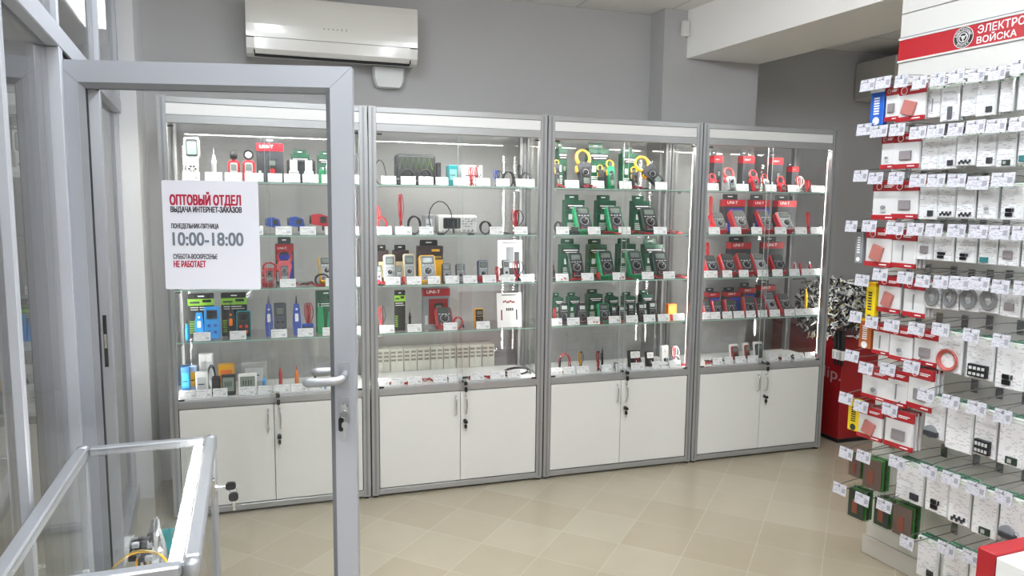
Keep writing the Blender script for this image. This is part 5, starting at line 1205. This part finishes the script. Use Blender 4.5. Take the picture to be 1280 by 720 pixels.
for i, (y, c) in enumerate(((-.055, 'first'), (-.022, 'second'), (.012, 'third'))):
    r = thing('cable_strap', (4.185, .05, 0)); b = MB(); b.path(curve([(-.065, y, .80), (-.055, y, .74), (-.05, y+.004, .66)], 4), .014, BLACK, n=8); obj('strap', b, r)
    b = MB(); b.box(-.066, -.036, y-.012, y+.018, .60, .665, PAPER, .004); b.box(-.0675, -.066, y-.003, y+.009, .613, .652, LGREY); b.box(-.058, -.044, y-.003, y+.009, .56, .599, BLACK); obj('plug_sleeve', b, r, label='white plug sleeve')
    tag(r, 'black cable strap with a white sleeve, %s from the front on the red stand' % c, 'cable', 'straps on the red stand')
# ------------------------------------------------------------------ red and white promotional box near the lens
BZ = .80; Pc = on_z(1222, 683, BZ); pb_ = thing('promotional_stand', (Pc.x, Pc.y, 0), (0, 0, math.radians(3)))
obj('red_board', MB().box(0, .6, -.045, 0, 0, BZ, mat('promo_red', '#ab1c26', rough=.35), .002), pb_)
obj('top_panel', MB().box(0, .6, -.65, -.047, BZ-.10, BZ-.004, PAPER, .003), pb_)
b = MB(); b.box(.0, .6, -.65, -.047, 0, .06, PAPER, .003); b.box(.0, .6, -.09, -.047, .061, BZ-.101, PAPER); b.box(.0, .6, -.65, -.61, .061, BZ-.101, PAPER); obj('frame', b, pb_)
obj('inset_panel', MB().box(.03, .57, -.609, -.091, .061, BZ-.101, mat('promo_dark_red', '#9a1620', rough=.4)), pb_, label='dark red inset panel')
tag(pb_, 'white box stand with a red back board in front of the hook panel', 'stand')
# ------------------------------------------------------------------ things on the shelf of the glass counter
SHZ = .6205
def ctp(px, py, z): return on_z(px, py, z)
P = ctp(178, 712, SHZ+.03)
r = thing('connector_harness', (P.x, P.y, SHZ)); b = MB(); rc = random.Random(3)
for i in range(26): q = Vector((rc.uniform(-.025, .025), rc.uniform(-.02, .02), rc.uniform(.06, .115))); b.box(q.x-.009, q.x+.009, q.y-.007, q.y+.007, q.z-.007, q.z+.007, BLACK if i % 4 else GREY, .002)
obj('connector', b, r, label='cluster of black connectors'); b = MB()
for i in range(5): b.path(curve([(-.012+.006*i, 0, .062), (-.014+.007*i, -.006, .03), (-.02+.01*i, -.01, .0035)], 5), .0028, (YELLOW, BLACK, WIRE, BROWN, YELLOW)[i], n=6)
obj('wire', b, r); tag(r, 'black connector cluster on short wires on the shelf of the glass counter', 'connector')
P = ctp(184, 722, SHZ+.02); r = thing('wired_plug', (P.x, P.y, SHZ)); b = MB()
for i in range(2): b.path(curve([(-.10, .0+.006*i, .012), (-.085, .005, .05), (-.03, .006, .088+.004*i), (.03, .004, .078), (.06, 0+.004*i, .03)], 6), .003, (YELLOW, mat('olive_wire', '#8a7a3a'))[i], n=6)
obj('wire', b, r); b = MB(); b.box(.04, .085, -.012, .014, .0, .034, BROWN, .003); obj('plug', b, r); b = MB(); b.box(-.125, -.09, -.012, .014, 0, .022, BROWN, .003); obj('socket', b, r)
tag(r, 'yellow wire arching between two brown plugs on the counter shelf', 'cable')
FILM = glass('crinkled_film', (.97, .98, .98), 1.6, .12)
def film_bag(w, h, seed, m=FILM):
    rn = random.Random(seed); b = MB(); n = 7; g = [[(-w/2*(1-.75*j/n)+w*(1-.75*j/n)*i/n, rn.uniform(-.012, .012)+.01*math.sin(i*1.7), h*j/n) for i in range(n+1)] for j in range(n+1)]
    vs = [p for r_ in g for p in r_]+[(p[0], p[1]+.012*(1-.9*(k//(n+1))/n), p[2]) for k, p in enumerate(p2 for r_ in g for p2 in r_)]; N = (n+1)**2
    fs = []
    for j in range(n):
        for i in range(n): a = j*(n+1)+i; fs += [(a, a+1, a+n+2, a+n+1), (N+a, N+a+n+1, N+a+n+2, N+a+1)]
    return b.add(vs, fs, m)
SILF = mat('silver_film', '#dfe2e4', rough=.18, metal=.6)
P = ctp(197, 716, SHZ+.01); o = obj('silver_bag', film_bag(.07, .16, 5, SILF), loc=(P.x, P.y, SHZ)); tag(o, 'crumpled silver bag standing on the shelf of the glass counter', 'bag')
P = ctp(209, 694, SHZ+.01); r = thing('cable_bag', (P.x, P.y, SHZ)); obj('film', film_bag(.075, .10, 8), r)
b = MB()
for i in range(7): b.path(curve([(-.018+.005*i, .004, .006), (-.014+.004*i, .0, .05), (-.02+.006*i, .004, .085)], 4), .004, TEAL, n=6)
obj('cable', b, r, label='teal cable'); tag(r, 'clear bag with teal cable on the shelf of the glass counter', 'bag')
P = ctp(243, 712, SHZ+.01); o = obj('clear_bag', film_bag(.06, .16, 12, mat('bright_film', '#f4f6f8', rough=.2, coat=1.)), loc=(P.x, P.y, SHZ)); tag(o, 'tall crumpled white bag on the counter shelf below the LED strip', 'bag')

for l_, n_ in LABELS.items():
    if len(l_.split()) > 16 or len(n_) > 1: print('LABEL', len(l_.split()), n_, l_)
